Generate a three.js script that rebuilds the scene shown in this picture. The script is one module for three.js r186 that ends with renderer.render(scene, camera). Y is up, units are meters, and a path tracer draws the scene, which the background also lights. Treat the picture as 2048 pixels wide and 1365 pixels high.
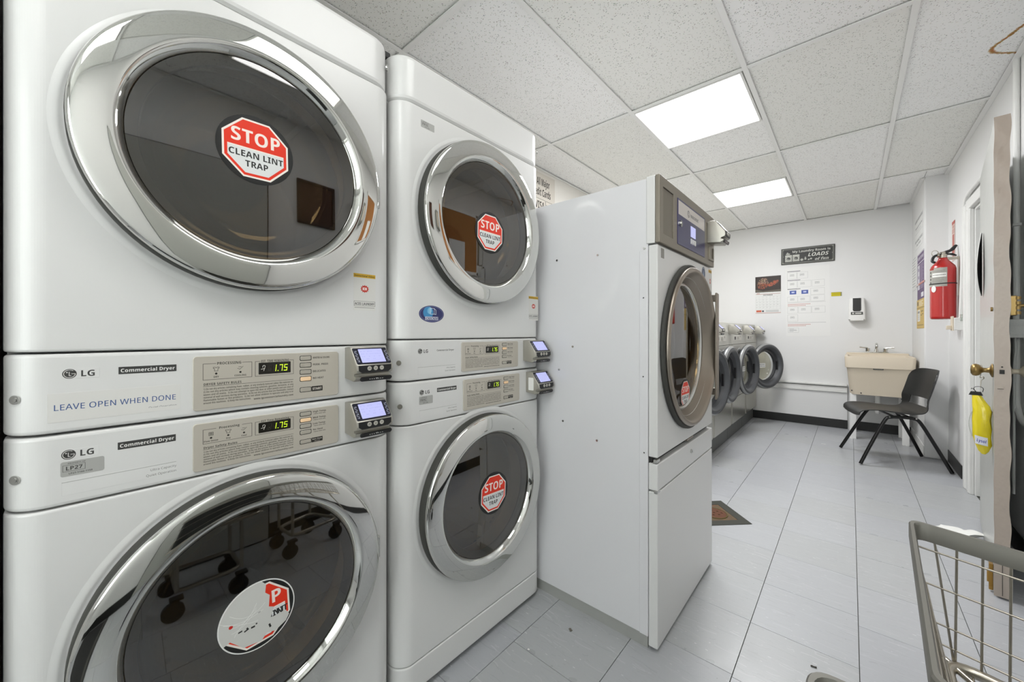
import * as THREE from 'three';
import { RoundedBoxGeometry } from 'three/addons/geometries/RoundedBoxGeometry.js';
import { mergeGeometries, toCreasedNormals } from 'three/addons/utils/BufferGeometryUtils.js';
import { RectAreaLightUniformsLib } from 'three/addons/lights/RectAreaLightUniformsLib.js';
import { Brush, Evaluator, SUBTRACTION } from 'three-bvh-csg';

// ---------------------------------------------------------------- camera, light, exposure
const scene = new THREE.Scene();
const F = 770, EYE = 1.09;
const camera = new THREE.PerspectiveCamera(2 * Math.atan(682.5 / F) * 180 / Math.PI, 2048 / 1365, 0.02, 60);
camera.position.set(0, EYE, 0);
camera.rotation.set(0, Math.atan((1701 - 1024) / F), 0);
camera.setViewOffset(2048, 1365, 0, 16.5, 2048, 1365);      // lens shifted a little: the horizon sits above the middle
const renderer = new THREE.WebGLRenderer({ antialias: true });
renderer.toneMapping = THREE.LinearToneMapping;
renderer.toneMappingExposure = 1.92;
renderer.shadowMap.enabled = true;
RectAreaLightUniformsLib.init();
scene.background = new THREE.Color(0xeceef0);               // bright overcast sky, seen through the shop window behind the camera
scene.backgroundIntensity = 4.3;
const PANEL = 14.5;                                         // radiance of each ceiling panel
const GLOW = 2.2;                                           // what the eye sees of a panel
const PANELS = [                                            // [x0, x1, z0 (near), z1 (far), share of full output]
  [-1.0, -0.432, -2.287, -2.875, 1.15], [-1.0, -0.432, -4.095, -4.655, 0.95],
  [-0.39, 0.19, -0.455, -1.03, 0.09], [-0.39, 0.19, 0.78, 0.2, 0.2]];

// ---------------------------------------------------------------- helpers
let seed = 7;
const rnd = () => { seed |= 0; seed = seed + 0x6D2B79F5 | 0; let t = Math.imul(seed ^ seed >>> 15, 1 | seed); t = t + Math.imul(t ^ t >>> 7, 61 | t) ^ t; return ((t ^ t >>> 14) >>> 0) / 4294967296; };
const R = (a, b) => a + (b - a) * rnd();
const V = (x, y, z) => new THREE.Vector3(x, y, z);
const taken = {};
const numbered = (n) => { const k = taken[n] = (taken[n] ?? -1) + 1; return k ? n + '_' + String(k).padStart(3, '0') : n; };
function shade(o) { o.castShadow = o.receiveShadow = true; return o; }
function mesh(name, geo, mat, parent) {
  const m = shade(new THREE.Mesh(Array.isArray(geo) ? merge(geo) : geo, mat));
  m.name = name; if (parent) parent.add(m); return m;
}
function merge(list) {
  const g = list.map((a) => { const b = a.index ? a.toNonIndexed() : a.clone(); for (const k of Object.keys(b.attributes)) if (!['position', 'normal', 'uv'].includes(k)) b.deleteAttribute(k); return b; });
  return mergeGeometries(g, false);
}
function tag(o, label, category, group) { o.userData.label = label; o.userData.category = category; if (group) o.userData.group = group; return o; }
function thing(name, label, category, [x, y, z], turn = 0, group) {
  const o = new THREE.Group(); o.name = numbered(name); o.position.set(x, y, z); o.rotation.y = turn; scene.add(o);
  return tag(o, label, category, group);
}
function struct(name, geo, mat) { const m = mesh(name, geo, mat, scene); m.userData.kind = 'structure'; return m; }
const bx = (w, h, d, x = 0, y = 0, z = 0, r = 0.002) => new RoundedBoxGeometry(w, h, d, 2, Math.min(r, w / 2.01, h / 2.01, d / 2.01)).translate(x, y, z);
const rawBox = (w, h, d, x = 0, y = 0, z = 0) => new THREE.BoxGeometry(w, h, d).translate(x, y, z);
const span = (x0, x1, y0, y1, z0, z1) => rawBox(x1 - x0, y1 - y0, z1 - z0, (x0 + x1) / 2, (y0 + y1) / 2, (z0 + z1) / 2);
const cyl = (r, h, x = 0, y = 0, z = 0, axis = 'y', seg = 24, r2 = r) => { const g = new THREE.CylinderGeometry(r2, r, h, seg); if (axis === 'z') g.rotateX(Math.PI / 2); if (axis === 'x') g.rotateZ(-Math.PI / 2); return g.translate(x, y, z); };
const lathe = (prof, seg = 64) => new THREE.LatheGeometry(prof.map(([r, y]) => new THREE.Vector2(r, y)), seg);
const latheZ = (prof, seg = 96) => lathe(prof, seg).rotateX(Math.PI / 2);
function tube(pts, r, seg = 24, rad = 8, closed = false, tension = 0.5) {
  return new THREE.TubeGeometry(new THREE.CatmullRomCurve3(pts.map((p) => V(...p)), closed, 'catmullrom', tension), seg, r, rad, closed);
}
function bar(a, b, r, rad = 8) {                               // a straight round rod
  const A = V(...a), B = V(...b), d = B.clone().sub(A), g = new THREE.CylinderGeometry(r, r, d.length(), rad);
  g.applyQuaternion(new THREE.Quaternion().setFromUnitVectors(V(0, 1, 0), d.clone().normalize()));
  return g.translate(...A.add(B).multiplyScalar(0.5).toArray());
}
function prism(pts, depth, bevel = 0, seg = 2) {               // outline in xy, thickness along z, centred on z
  const s = new THREE.Shape(pts.map(([x, y]) => new THREE.Vector2(x, y)));
  return new THREE.ExtrudeGeometry(s, { depth: depth - 2 * bevel, bevelEnabled: bevel > 0, bevelSize: bevel, bevelThickness: bevel, bevelOffset: -bevel, bevelSegments: seg, curveSegments: 16 }).translate(0, 0, -depth / 2 + bevel);
}
function roundRect(w, h, r, x = 0, y = 0) {
  const s = new THREE.Shape(), a = x - w / 2, b = y - h / 2;
  s.moveTo(a + r, b); s.lineTo(a + w - r, b); s.absarc(a + w - r, b + r, r, -Math.PI / 2, 0); s.lineTo(a + w, b + h - r); s.absarc(a + w - r, b + h - r, r, 0, Math.PI / 2);
  s.lineTo(a + r, b + h); s.absarc(a + r, b + h - r, r, Math.PI / 2, Math.PI); s.lineTo(a, b + r); s.absarc(a + r, b + r, r, Math.PI, 1.5 * Math.PI); return s;
}
const plate = (w, h, r, d, bevel = 0.0006) => new THREE.ExtrudeGeometry(roundRect(w - 2 * bevel, h - 2 * bevel, r), { depth: d - bevel, bevelEnabled: true, bevelSize: bevel, bevelThickness: bevel, bevelSegments: 1, curveSegments: 6 });
function planUV(g, w, h) {                                     // uv over the xy extent of a plate
  const p = g.attributes.position, uv = g.attributes.uv;
  for (let i = 0; i < p.count; i++) uv.setXY(i, p.getX(i) / w + 0.5, p.getY(i) / h + 0.5);
  return g;
}
function thickGrid(fn, nu, nv, t, keep = () => true) {         // a sheet with thickness; fn(u, v) -> Vector3
  const P = [], N = [];
  for (let j = 0; j <= nv; j++) for (let i = 0; i <= nu; i++) {
    const u = i / nu, v = j / nv, e = 1e-3, a = fn(u, v);
    const du = fn(Math.min(1, u + e), v).sub(fn(Math.max(0, u - e), v)), dv = fn(u, Math.min(1, v + e)).sub(fn(u, Math.max(0, v - e)));
    P.push(a); N.push(du.cross(dv).normalize());
  }
  const pos = [], uv = [], id = (i, j) => j * (nu + 1) + i;
  const put = (k, s) => { const p = P[k].clone().addScaledVector(N[k], s * t / 2); pos.push(p.x, p.y, p.z); uv.push((k % (nu + 1)) / nu, Math.floor(k / (nu + 1)) / nv); };
  const quad = (a, b, c, d) => { for (const [k, s] of [a, b, c, a, c, d]) put(k, s); };
  const has = (i, j) => i >= 0 && j >= 0 && i < nu && j < nv && keep((i + 0.5) / nu, (j + 0.5) / nv);
  for (let j = 0; j < nv; j++) for (let i = 0; i < nu; i++) {
    if (!has(i, j)) continue;
    const a = id(i, j), b = id(i + 1, j), c = id(i + 1, j + 1), d = id(i, j + 1);
    quad([a, 1], [b, 1], [c, 1], [d, 1]); quad([d, -1], [c, -1], [b, -1], [a, -1]);
    if (!has(i, j - 1)) quad([a, -1], [b, -1], [b, 1], [a, 1]);
    if (!has(i, j + 1)) quad([d, 1], [c, 1], [c, -1], [d, -1]);
    if (!has(i - 1, j)) quad([a, 1], [d, 1], [d, -1], [a, -1]);
    if (!has(i + 1, j)) quad([b, -1], [c, -1], [c, 1], [b, 1]);
  }
  const g = new THREE.BufferGeometry();
  g.setAttribute('position', new THREE.Float32BufferAttribute(pos, 3)); g.setAttribute('uv', new THREE.Float32BufferAttribute(uv, 2));
  g.computeVertexNormals();
  return toCreasedNormals(g, 0.9);
}
function loft(rings, capTop = false, capBottom = false) {      // rings of equal point counts, each an array of Vector3
  const pos = [], n = rings[0].length;
  const tri = (a, b, c) => { for (const p of [a, b, c]) pos.push(p.x, p.y, p.z); };
  for (let k = 0; k + 1 < rings.length; k++) for (let i = 0; i < n; i++) { const j = (i + 1) % n, A = rings[k], B = rings[k + 1]; tri(A[i], B[i], B[j]); tri(A[i], B[j], A[j]); }
  const cap = (r, flip) => { const c = r.reduce((s, p) => s.add(p), V(0, 0, 0)).multiplyScalar(1 / n); for (let i = 0; i < n; i++) { const j = (i + 1) % n; flip ? tri(c, r[j], r[i]) : tri(c, r[i], r[j]); } };
  if (capBottom) cap(rings[0], false); if (capTop) cap(rings[rings.length - 1], true);
  const g = new THREE.BufferGeometry(); g.setAttribute('position', new THREE.Float32BufferAttribute(pos, 3));
  g.setAttribute('uv', new THREE.Float32BufferAttribute(new Float32Array(pos.length / 3 * 2), 2)); g.computeVertexNormals();
  return toCreasedNormals(g, 0.7);
}
function rectRing(x0, x1, z0, z1, y, r, m = 5) {
  const out = [], c = [[x1 - r, z1 - r, 0], [x0 + r, z1 - r, 1], [x0 + r, z0 + r, 2], [x1 - r, z0 + r, 3]];
  for (const [cx, cz, q] of c) for (let i = 0; i <= m; i++) { const a = (q + i / m) * Math.PI / 2; out.push(V(cx + r * Math.cos(a), y, cz + r * Math.sin(a))); }
  return out;
}
const csg = new Evaluator(); csg.useGroups = false;
function cut(a, ...tools) {
  const prep = (g) => { const h = g.index ? g.toNonIndexed() : g.clone(); for (const k of Object.keys(h.attributes)) if (!['position', 'normal', 'uv'].includes(k)) h.deleteAttribute(k); h.clearGroups(); return h; };
  let A = new Brush(prep(a)); A.updateMatrixWorld();
  for (const t of tools) { const B = new Brush(prep(t)); B.updateMatrixWorld(); A = csg.evaluate(A, B, SUBTRACTION); }
  A.geometry.clearGroups(); return A.geometry;
}

// ---------------------------------------------------------------- textures and materials
function canvasTex(w, h, draw, colour = true) {
  const c = document.createElement('canvas'); c.width = w; c.height = h;
  const x = c.getContext('2d'); draw(x, w, h);
  const t = new THREE.CanvasTexture(c); if (colour) t.colorSpace = THREE.SRGBColorSpace;
  t.anisotropy = 8; t.wrapS = t.wrapT = THREE.RepeatWrapping; return t;
}
const std = (color, roughness = 0.5, metalness = 0, more = {}) => new THREE.MeshStandardMaterial({ color, roughness, metalness, ...more });
const phys = (color, roughness, metalness, more) => new THREE.MeshPhysicalMaterial({ color, roughness, metalness, ...more });
const printed = (tex, roughness = 0.6, more = {}) => new THREE.MeshStandardMaterial({ map: tex, roughness, ...more });
function noiseTex(size, cells, lo, hi, s) {                     // smooth tileable noise, for bump and roughness
  const keep = seed; seed = s; const d = new Uint8Array(size * size * 4), layers = cells.map((n) => ({ n, v: Array.from({ length: n * n }, () => rnd()) })); seed = keep;
  const sm = (t) => t * t * (3 - 2 * t);
  for (let y = 0; y < size; y++) for (let x = 0; x < size; x++) {
    let sum = 0, amp = 1, tot = 0;
    for (const { n, v } of layers) {
      const fx = x / size * n, fy = y / size * n, i = Math.floor(fx), j = Math.floor(fy), a = sm(fx - i), b = sm(fy - j), g = (p, q) => v[(q % n) * n + p % n];
      sum += amp * ((g(i, j) * (1 - a) + g(i + 1, j) * a) * (1 - b) + (g(i, j + 1) * (1 - a) + g(i + 1, j + 1) * a) * b); tot += amp; amp *= 0.6;
    }
    const c = Math.round(255 * (lo + (hi - lo) * sum / tot)), k = (y * size + x) * 4; d[k] = d[k + 1] = d[k + 2] = c; d[k + 3] = 255;
  }
  const t = new THREE.DataTexture(d, size, size); t.wrapS = t.wrapT = THREE.RepeatWrapping; t.magFilter = THREE.LinearFilter; t.minFilter = THREE.LinearMipmapLinearFilter; t.generateMipmaps = true; t.needsUpdate = true; return t;
}
const bumpPaint = noiseTex(256, [6, 14, 40, 90], 0, 1, 11), bumpLumpy = noiseTex(256, [5, 12, 26], 0, 1, 23);
const rep = (t, a, b) => { const c = t.clone(); c.repeat.set(a, b); c.needsUpdate = true; return c; };

const M = {
  enamel: phys(0xdadad8, 0.4, 0, { clearcoat: 0.4, clearcoatRoughness: 0.2 }),
  sheet: phys(0xdcdcde, 0.4, 0, { clearcoat: 0.45, clearcoatRoughness: 0.07 }),
  platinum: std(0xc4c3bb, 0.42, 0.25),
  steelPanel: std(0xb7b5ab, 0.26, 0.85),
  chrome: std(0xd6d6d2, 0.035, 1),
  chromeDull: std(0xc8c8c4, 0.16, 1),
  brushed: std(0x9a9186, 0.36, 0.9),
  taupe: std(0x8f887c, 0.42, 0.55),
  plateSilver: std(0xb9b4a8, 0.42, 0.35),
  reader: std(0xb0ada4, 0.36, 0.7),
  rubber: std(0x3a3a36, 0.7), black: std(0x161617, 0.45), blackGloss: std(0x0d0d0f, 0.15), dark: std(0x232322, 0.6),
  doorGrey: std(0x515356, 0.35, 0.25), doorGreyLight: std(0x9b9c9b, 0.3, 0.4),
  drum: std(0x9a865f, 0.42, 0.5), cavity: std(0x2a2825, 0.8),
  glass: phys(0xc9b898, 0.02, 0, { transmission: 1, thickness: 0, ior: 2.1, specularColor: 0xffecd2 }),
  bowl: phys(0xb9b09e, 0.03, 0, { transmission: 1, thickness: 0, ior: 1.6 }),
  bowlClear: phys(0xd6d2c2, 0.03, 0, { transmission: 1, thickness: 0, ior: 1.5 }),
  clear: phys(0xf2f4f2, 0.04, 0, { transmission: 1, thickness: 0, ior: 1.5 }),
  wall: std(0xe2e2e1, 0.6, 0, { bumpMap: rep(bumpPaint, 1, 1), bumpScale: 0.0012 }),
  wallCream: std(0xece9e2, 0.62, 0, { bumpMap: rep(bumpPaint, 1, 1), bumpScale: 0.0012 }),
  trim: std(0xe6e6e3, 0.42, 0, { bumpMap: rep(bumpLumpy, 2, 2), bumpScale: 0.0015 }),
  gridBar: std(0xeeeeec, 0.5), baseboard: std(0x1c1c1b, 0.42),
  white: std(0xe9e9e6, 0.4), paper: std(0xe8e8e4, 0.85), cream: std(0xd8ccb8, 0.5),
  brass: std(0xb08a4a, 0.28, 1), brassOld: std(0x8d764a, 0.36, 0.9),
  red: phys(0xb3120f, 0.28, 0, { clearcoat: 0.7, clearcoatRoughness: 0.12 }),
  nickel: std(0xb4aea2, 0.28, 1), rim: std(0x74726b, 0.5, 0.35), caster: std(0x2c2c2c, 0.6),
  chairShell: std(0x232322, 0.42), chairLeg: std(0x111111, 0.3, 0.2), greyPaint: std(0x77776f, 0.5),
  doorPaint: phys(0xb5b6b1, 0.38, 0, { bumpMap: rep(bumpLumpy, 3, 3), bumpScale: 0.0016, clearcoat: 0.3, clearcoatRoughness: 0.2 }), edgePaint: phys(0xb3a79b, 0.42, 0, { bumpMap: rep(bumpLumpy, 0.3, 8), bumpScale: 0.002, clearcoat: 0.25, clearcoatRoughness: 0.25 }), paintedKnob: std(0xa79f8e, 0.4, 0.3),
};
const F_SANS = 'sans-serif';
function txt(x, s, px, py, size, color, align = 'left', weight = 'normal', maxW, style = '') {
  x.font = `${style} ${weight} ${size}px ${F_SANS}`; x.fillStyle = color; x.textAlign = align; x.textBaseline = 'middle'; x.fillText(s, px, py, maxW);
}
function sheet(w, h, tex, t = 0.0012, mat) { return [rawBox(w, h, t), mat ?? printed(tex, 0.7)]; }

// ---------------------------------------------------------------- the room
const XL = -1.93, XR = 0.625, ZB = -5.8, ZF = 1.7, CH = 2.44, TOP = 2.62;
const wallUV = (g, s = 1) => { const p = g.attributes.position, n = g.attributes.normal, uv = g.attributes.uv; for (let i = 0; i < p.count; i++) { const ax = Math.abs(n.getX(i)), ay = Math.abs(n.getY(i)); uv.setXY(i, (ax > 0.5 ? p.getZ(i) : p.getX(i)) * s, (ay > 0.5 ? p.getZ(i) : p.getY(i)) * s); } return g; };
// vinyl floor tiles, each its own piece
const floor = struct('floor', span(XL - 0.1, 1.1, -0.08, -0.0035, ZB - 0.1, ZF + 0.1), std(0x4a4a45, 0.9));
const vinyl = canvasTex(1024, 1024, (x, w, h) => {
  x.fillStyle = '#adafb2'; x.fillRect(0, 0, w, h);
  for (let i = 0; i < 2600; i++) {                            // marbled streaks, all running one way
    const px = R(0, w), py = R(0, h), L = R(8, 70), d = R(0.6, 3.2), g = Math.round(R(150, 202)), a = R(0.15, 0.6);
    x.strokeStyle = `rgba(${g},${g + 1},${g + 4},${a})`; x.lineWidth = d; x.beginPath(); x.moveTo(px, py); x.quadraticCurveTo(px + L * 0.5, py + R(-7, 7), px + L, py + R(-8, 8)); x.stroke();
  }
  for (let i = 0; i < 420; i++) { const g = Math.round(R(110, 158)); x.strokeStyle = `rgba(${g},${g},${g},${R(0.15, 0.5)})`; x.lineWidth = R(0.5, 1.2); const px = R(0, w), py = R(0, h); x.beginPath(); x.moveTo(px, py); x.lineTo(px + R(4, 16), py + R(-2, 4)); x.stroke(); }
  for (let i = 0; i < 260; i++) { x.fillStyle = `rgba(240,240,240,${R(0.3, 0.8)})`; x.fillRect(R(0, w), R(0, h), R(2, 9), R(0.8, 1.8)); }
  for (let i = 0; i < 46; i++) { x.fillStyle = `rgba(60,58,50,${R(0.25, 0.7)})`; x.beginPath(); x.arc(R(0, w), R(0, h), R(0.5, 1.3), 0, 7); x.fill(); }
});
const vinylRough = noiseTex(256, [4, 9, 30], 0.55, 0.95, 31);
const vinylMats = [0xffffff, 0xfbfbfc, 0xfcfcfa].map((c) => std(c, 0.42, 0, { map: vinyl, roughnessMap: vinylRough, bumpMap: bumpLumpy, bumpScale: 0.0004 }));
const TILE = 0.305, tileGeos = [];
for (let k = 0; k < 6; k++) {
  const g = bx(TILE - 0.0021, 0.0042, TILE - 0.0013, 0, -0.0021, 0, 0.0006), p = g.attributes.position, uv = g.attributes.uv, ox = rnd(), oz = rnd();
  for (let i = 0; i < p.count; i++) uv.setXY(i, p.getX(i) / 1.25 + ox, p.getZ(i) / 1.25 + oz);
  tileGeos.push(g);
}
const shift = [0, 0.2, 0.14, 0, 0.045, -0.01, 0, 0.06, 0];
for (let i = 0; i < 9; i++) for (let j = 0; j < 25; j++) {
  const x = -2.113 + TILE * (i + 0.5), z = 1.66 - TILE * (j + 0.5) + shift[i] * 1.0 + 0.015;
  if (x < XL - 0.16 || z < ZB - 0.16 || z > ZF + 0.1 || x > XR + 0.15) continue;
  const t = mesh('tile', tileGeos[Math.floor(rnd() * 6)], vinylMats[Math.floor(rnd() * 3)], floor); t.position.set(x, 0, z);
}
// ceiling: dark slab, hung tiles, T bars
const ceiling = struct('ceiling', span(XL - 0.1, XR + 0.5, TOP, TOP + 0.08, ZB - 0.1, ZF + 0.1), std(0x3b3a37, 0.9));
function acoustic(stain) {
  return canvasTex(1024, 2048, (x, w, h) => {
    x.fillStyle = '#f6f6f5'; x.fillRect(0, 0, w, h);
    for (let i = 0; i < 2600; i++) { const g = Math.round(R(222, 250)); x.fillStyle = `rgba(${g},${g},${g - 5},${R(0.1, 0.4)})`; x.beginPath(); x.arc(R(0, w), R(0, h), R(1, 7), 0, 7); x.fill(); }
    for (let i = 0; i < 3900; i++) {
      const px = R(0, w), py = R(0, h), L = R(2, 9) * (rnd() < 0.12 ? 1.7 : 1), a = R(0, 3.2); x.strokeStyle = `rgba(${Math.round(R(64, 116))},${Math.round(R(62, 112))},${Math.round(R(56, 102))},${R(0.4, 0.95)})`; x.lineWidth = R(1.3, 3.1); x.lineCap = 'round';
      x.beginPath(); x.moveTo(px, py); x.lineTo(px + Math.cos(a) * L, py + Math.sin(a) * L * 0.8); x.stroke();
    }
    if (stain) {                                              // brown tide line left by a leak
      for (let k = 0; k < 5; k++) for (let i = 0; i < 150; i++) {
        const a = 0.9 + i / 150 * 4.6, rx = w * 0.5 + R(-7, 7) + k * 2, ry = h * 0.16 + R(-7, 7), px = w * 1.02 + Math.cos(a) * rx * (1 + 0.06 * Math.sin(a * 5)), py = h * 0.50 + Math.sin(a) * ry * (1 + 0.1 * Math.sin(a * 3 + 1));
        x.fillStyle = `rgba(${Math.round(R(120, 185))},${Math.round(R(85, 130))},${Math.round(R(30, 66))},${R(0.15, 0.55)})`; x.beginPath(); x.ellipse(px, py, R(4, 15), R(4, 12), a, 0, 7); x.fill();
      }
    }
  });
}
const acTex = acoustic(false);
const acMat = [0xffffff, 0xf7f7f4].map((c) => std(c, 0.9, 0, { map: acTex, bumpMap: acTex, bumpScale: 0.0012 })), acStain = std(0xffffff, 0.9, 0, { map: acoustic(true) });
function ceilTile(x0, x1, z0, z1, mat, flip) {                  // z0 near, z1 far
  const w = x1 - x0 - 0.008, d = z0 - z1 - 0.008, g = rawBox(w, 0.016, d, (x0 + x1) / 2, CH + 0.016, (z0 + z1) / 2), p = g.attributes.position, uv = g.attributes.uv;
  for (let i = 0; i < p.count; i++) { let u = (p.getX(i) - x0) / 0.607, v = (p.getZ(i) - z1) / 1.215; if (flip) { u = 1 - u; v = 1 - v; } uv.setXY(i, u, v); }
  mesh('ceiling_tile', g, mat, ceiling);
}
const CX = [XL, -1.62, -1.012, -0.405, 0.203, XR], CZ = [ZF, 1.385, 0.17, -1.045, -2.26, -3.475, -4.69, ZB];
for (let i = 0; i < 5; i++) for (let j = 0; j < 7; j++) {
  const m = acMat[(i + j) % 2], f = (i * 3 + j) % 2 === 1;
  if (i === 2 && j === 4) { ceilTile(CX[2], CX[3], -2.885, CZ[5], m, f); continue; }
  if (i === 2 && j === 5) { ceilTile(CX[2], CX[3], CZ[5], -4.085, m, f); continue; }
  if (i === 3 && j === 2) { ceilTile(CX[3], CX[4], CZ[2], -0.445, m, f); continue; }
  if (i === 3 && j === 1) { ceilTile(CX[3], CX[4], CZ[1], 0.79, m, f); continue; }
  if (i === 4 && j === 6) { ceilTile(CX[4], 0.485, CZ[6], ZB + 0.035, m, f); ceilTile(0.48, XR, CZ[6], -4.9, m, f); continue; }
  ceilTile(CX[i], CX[i + 1], CZ[j], CZ[j + 1], i === 4 && j === 4 ? acStain : m, i === 4 && j === 4 ? false : f);
}
for (const x of CX.slice(1, 5)) mesh('grid_bar', merge([bx(0.024, 0.006, ZF - ZB, x, CH + 0.001, (ZF + ZB) / 2, 0.001), rawBox(0.004, 0.05, ZF - ZB, x, CH + 0.028, (ZF + ZB) / 2)]), M.gridBar, ceiling);
for (let j = 1; j < 7; j++) for (let i = 0; i < 5; i++) mesh('grid_bar', merge([bx(CX[i + 1] - CX[i] - 0.024, 0.0055, 0.024, (CX[i] + CX[i + 1]) / 2, CH + 0.001, CZ[j], 0.001), rawBox(CX[i + 1] - CX[i] - 0.024, 0.04, 0.003, (CX[i] + CX[i + 1]) / 2, CH + 0.024, CZ[j])]), M.gridBar, ceiling);
// walls
struct('wall_left', wallUV(span(XL - 0.1, XL, 0, TOP, ZB - 0.1, ZF + 0.1)), M.wallCream);
struct('wall_back', wallUV(span(XL, 1.1, 0, TOP, ZB - 0.1, ZB)), M.wall);
struct('wall_front', [[XL, -0.7, 0, TOP], [0.55, 1.1, 0, TOP], [-0.7, 0.55, 0, 0.7], [-0.7, 0.55, 2.3, TOP]].map(([a, b, c, d]) => wallUV(span(a, b, c, d, ZF, ZF + 0.1))), M.wall);
const win = struct('window_1', [bx(1.25, 0.05, 0.08, -0.075, 0.725, ZF + 0.05), bx(1.25, 0.05, 0.08, -0.075, 2.275, ZF + 0.05), ...[-0.675, -0.075, 0.525].map((x) => bx(0.05, 1.5, 0.08, x, 1.5, ZF + 0.05))], M.trim);
for (const x of [-0.375, 0.225]) mesh('pane', rawBox(0.55, 1.5, 0.004, x, 1.5, ZF + 0.05), M.clear, win);
mesh('sill', bx(1.3, 0.03, 0.16, -0.075, 0.69, ZF - 0.03, 0.005), M.trim, win);
struct('wall_right', [[-3.45, ZF, 0, TOP], [-3.99, -3.45, 1.93, TOP], [ZB, -3.99, 0, TOP]].map(([a, b, c, d]) => wallUV(span(XR, XR + 0.13, c, d, a, b))), M.wall);
struct('wall_chase', wallUV(bx(0.2, TOP, 0.95, 0.585, TOP / 2, -5.375, 0.012)), M.wall);
struct('wall_passage', wallUV(span(0.95, 1.05, 0, TOP, -5.2, -2.6)), M.wall);
struct('wall_partition', wallUV(span(XL, -0.99, 0, TOP, 0.098, 0.19)), M.wall);
struct('trim_1', [bx(1.75, 0.47, 0.024, -0.9, 0.237, ZB + 0.012, 0.003)], M.wall);
struct('trim_2', [bx(1.75, 0.05, 0.034, -0.9, 0.445, ZB + 0.017, 0.006), bx(1.75, 0.024, 0.056, -0.9, 0.493, ZB + 0.028, 0.008), bx(1.75, 0.012, 0.042, -0.9, 0.415, ZB + 0.021, 0.004)], M.trim);
struct('trim_3', [bx(0.026, 0.003, 6.6, XR - 0.013, CH - 0.001, -1.6, 0.001), bx(0.003, 0.03, 6.6, XR - 0.0015, CH + 0.012, -1.6, 0.001), bx(0.003, 0.03, 0.9, 0.4835, CH + 0.012, -5.35, 0.001), bx(0.022, 0.003, 0.9, 0.474, CH - 0.001, -5.35, 0.001)], M.gridBar);
struct('trim_4', [bx(2.13, 0.003, 0.022, -0.865, CH - 0.001, ZB + 0.011, 0.001), bx(0.022, 0.003, 5.8, XL + 0.011, CH - 0.001, -2.85, 0.001)], M.gridBar);
struct('baseboard_back', [bx(0.93, 0.098, 0.006, -0.49, 0.05, ZB + 0.027, 0.002), bx(0.45, 0.098, 0.006, 0.25, 0.05, ZB + 0.004, 0.002)], M.baseboard);
struct('baseboard_right', [bx(0.006, 0.1, 0.53, XR - 0.003, 0.05, -4.625, 0.002), bx(0.006, 0.1, 4.9, XR - 0.003, 0.05, -0.9, 0.002)], M.baseboard);
struct('baseboard_chase', [bx(0.006, 0.098, 0.88, 0.482, 0.05, -5.36, 0.002)], M.white);
// doorway casing and jambs in the right wall, old glossy paint
struct('trim_5', [bx(0.022, 1.99, 0.15, XR - 0.011, 0.995, -4.065, 0.004), bx(0.03, 1.98, 0.045, XR - 0.015, 0.99, -4.125, 0.008), bx(0.028, 1.97, 0.03, XR - 0.014, 0.985, -4.012, 0.008), bx(0.026, 0.07, 0.72, XR - 0.013, 1.965, -3.72, 0.006), bx(0.022, 1.99, 0.06, XR - 0.011, 0.995, -3.42, 0.005)], M.trim);
const jamb = struct('trim_6', [bx(0.15, 1.93, 0.02, 0.7, 0.965, -3.982, 0.003), bx(0.15, 1.93, 0.02, 0.7, 0.965, -3.458, 0.003), bx(0.15, 0.02, 0.52, 0.7, 1.922, -3.72, 0.003), bx(0.02, 1.92, 0.015, 0.735, 0.96, -3.966, 0.003)], M.trim);
mesh('strike_plate', [bx(0.03, 0.055, 0.004, 0.675, 0.955, -3.9705, 0.001), bx(0.02, 0.006, 0.006, 0.675, 0.925, -3.9695, 0.001), bx(0.022, 0.008, 0.006, 0.675, 0.975, -3.9695, 0.001)], M.trim, jamb);
// ceiling lights: a frame, a glowing diffuser, and the area light just below it
const lightLabels = ['square ceiling light panel nearer the camera, above the tall dryer', 'square ceiling light panel farther away, near the back wall', 'square ceiling light panel directly above the camera', 'square ceiling light panel just behind the camera'];
PANELS.forEach(([x0, x1, z0, z1, share], i) => {
  const cx = (x0 + x1) / 2, cz = (z0 + z1) / 2, w = x1 - x0, d = z0 - z1, t = thing('ceiling_light', lightLabels[i], 'ceiling light', [cx, CH, cz]);
  mesh('frame', [bx(w + 0.02, 0.016, 0.012, 0, 0.006, d / 2 + 0.004, 0.002), bx(w + 0.02, 0.016, 0.012, 0, 0.006, -d / 2 - 0.004, 0.002), bx(0.012, 0.016, d, w / 2 + 0.004, 0.006, 0, 0.002), bx(0.012, 0.016, d, -w / 2 - 0.004, 0.006, 0, 0.002), rawBox(w + 0.01, 0.01, d + 0.01, 0, 0.022, 0)], M.white, t);
  const diff = mesh('light_diffuser', rawBox(w - 0.004, 0.006, d - 0.004, 0, 0.009, 0), new THREE.MeshStandardMaterial({ color: 0xffffff, roughness: 0.6, emissive: 0xfffdf8, emissiveIntensity: GLOW }), t);
  diff.castShadow = false;
  const L = new THREE.RectAreaLight(0xfbfcff, PANEL * share, w - 0.02, d - 0.02); L.name = 'panel_light'; L.position.set(cx, CH - 0.004, cz); L.rotation.x = -Math.PI / 2; scene.add(L);
});

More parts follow.
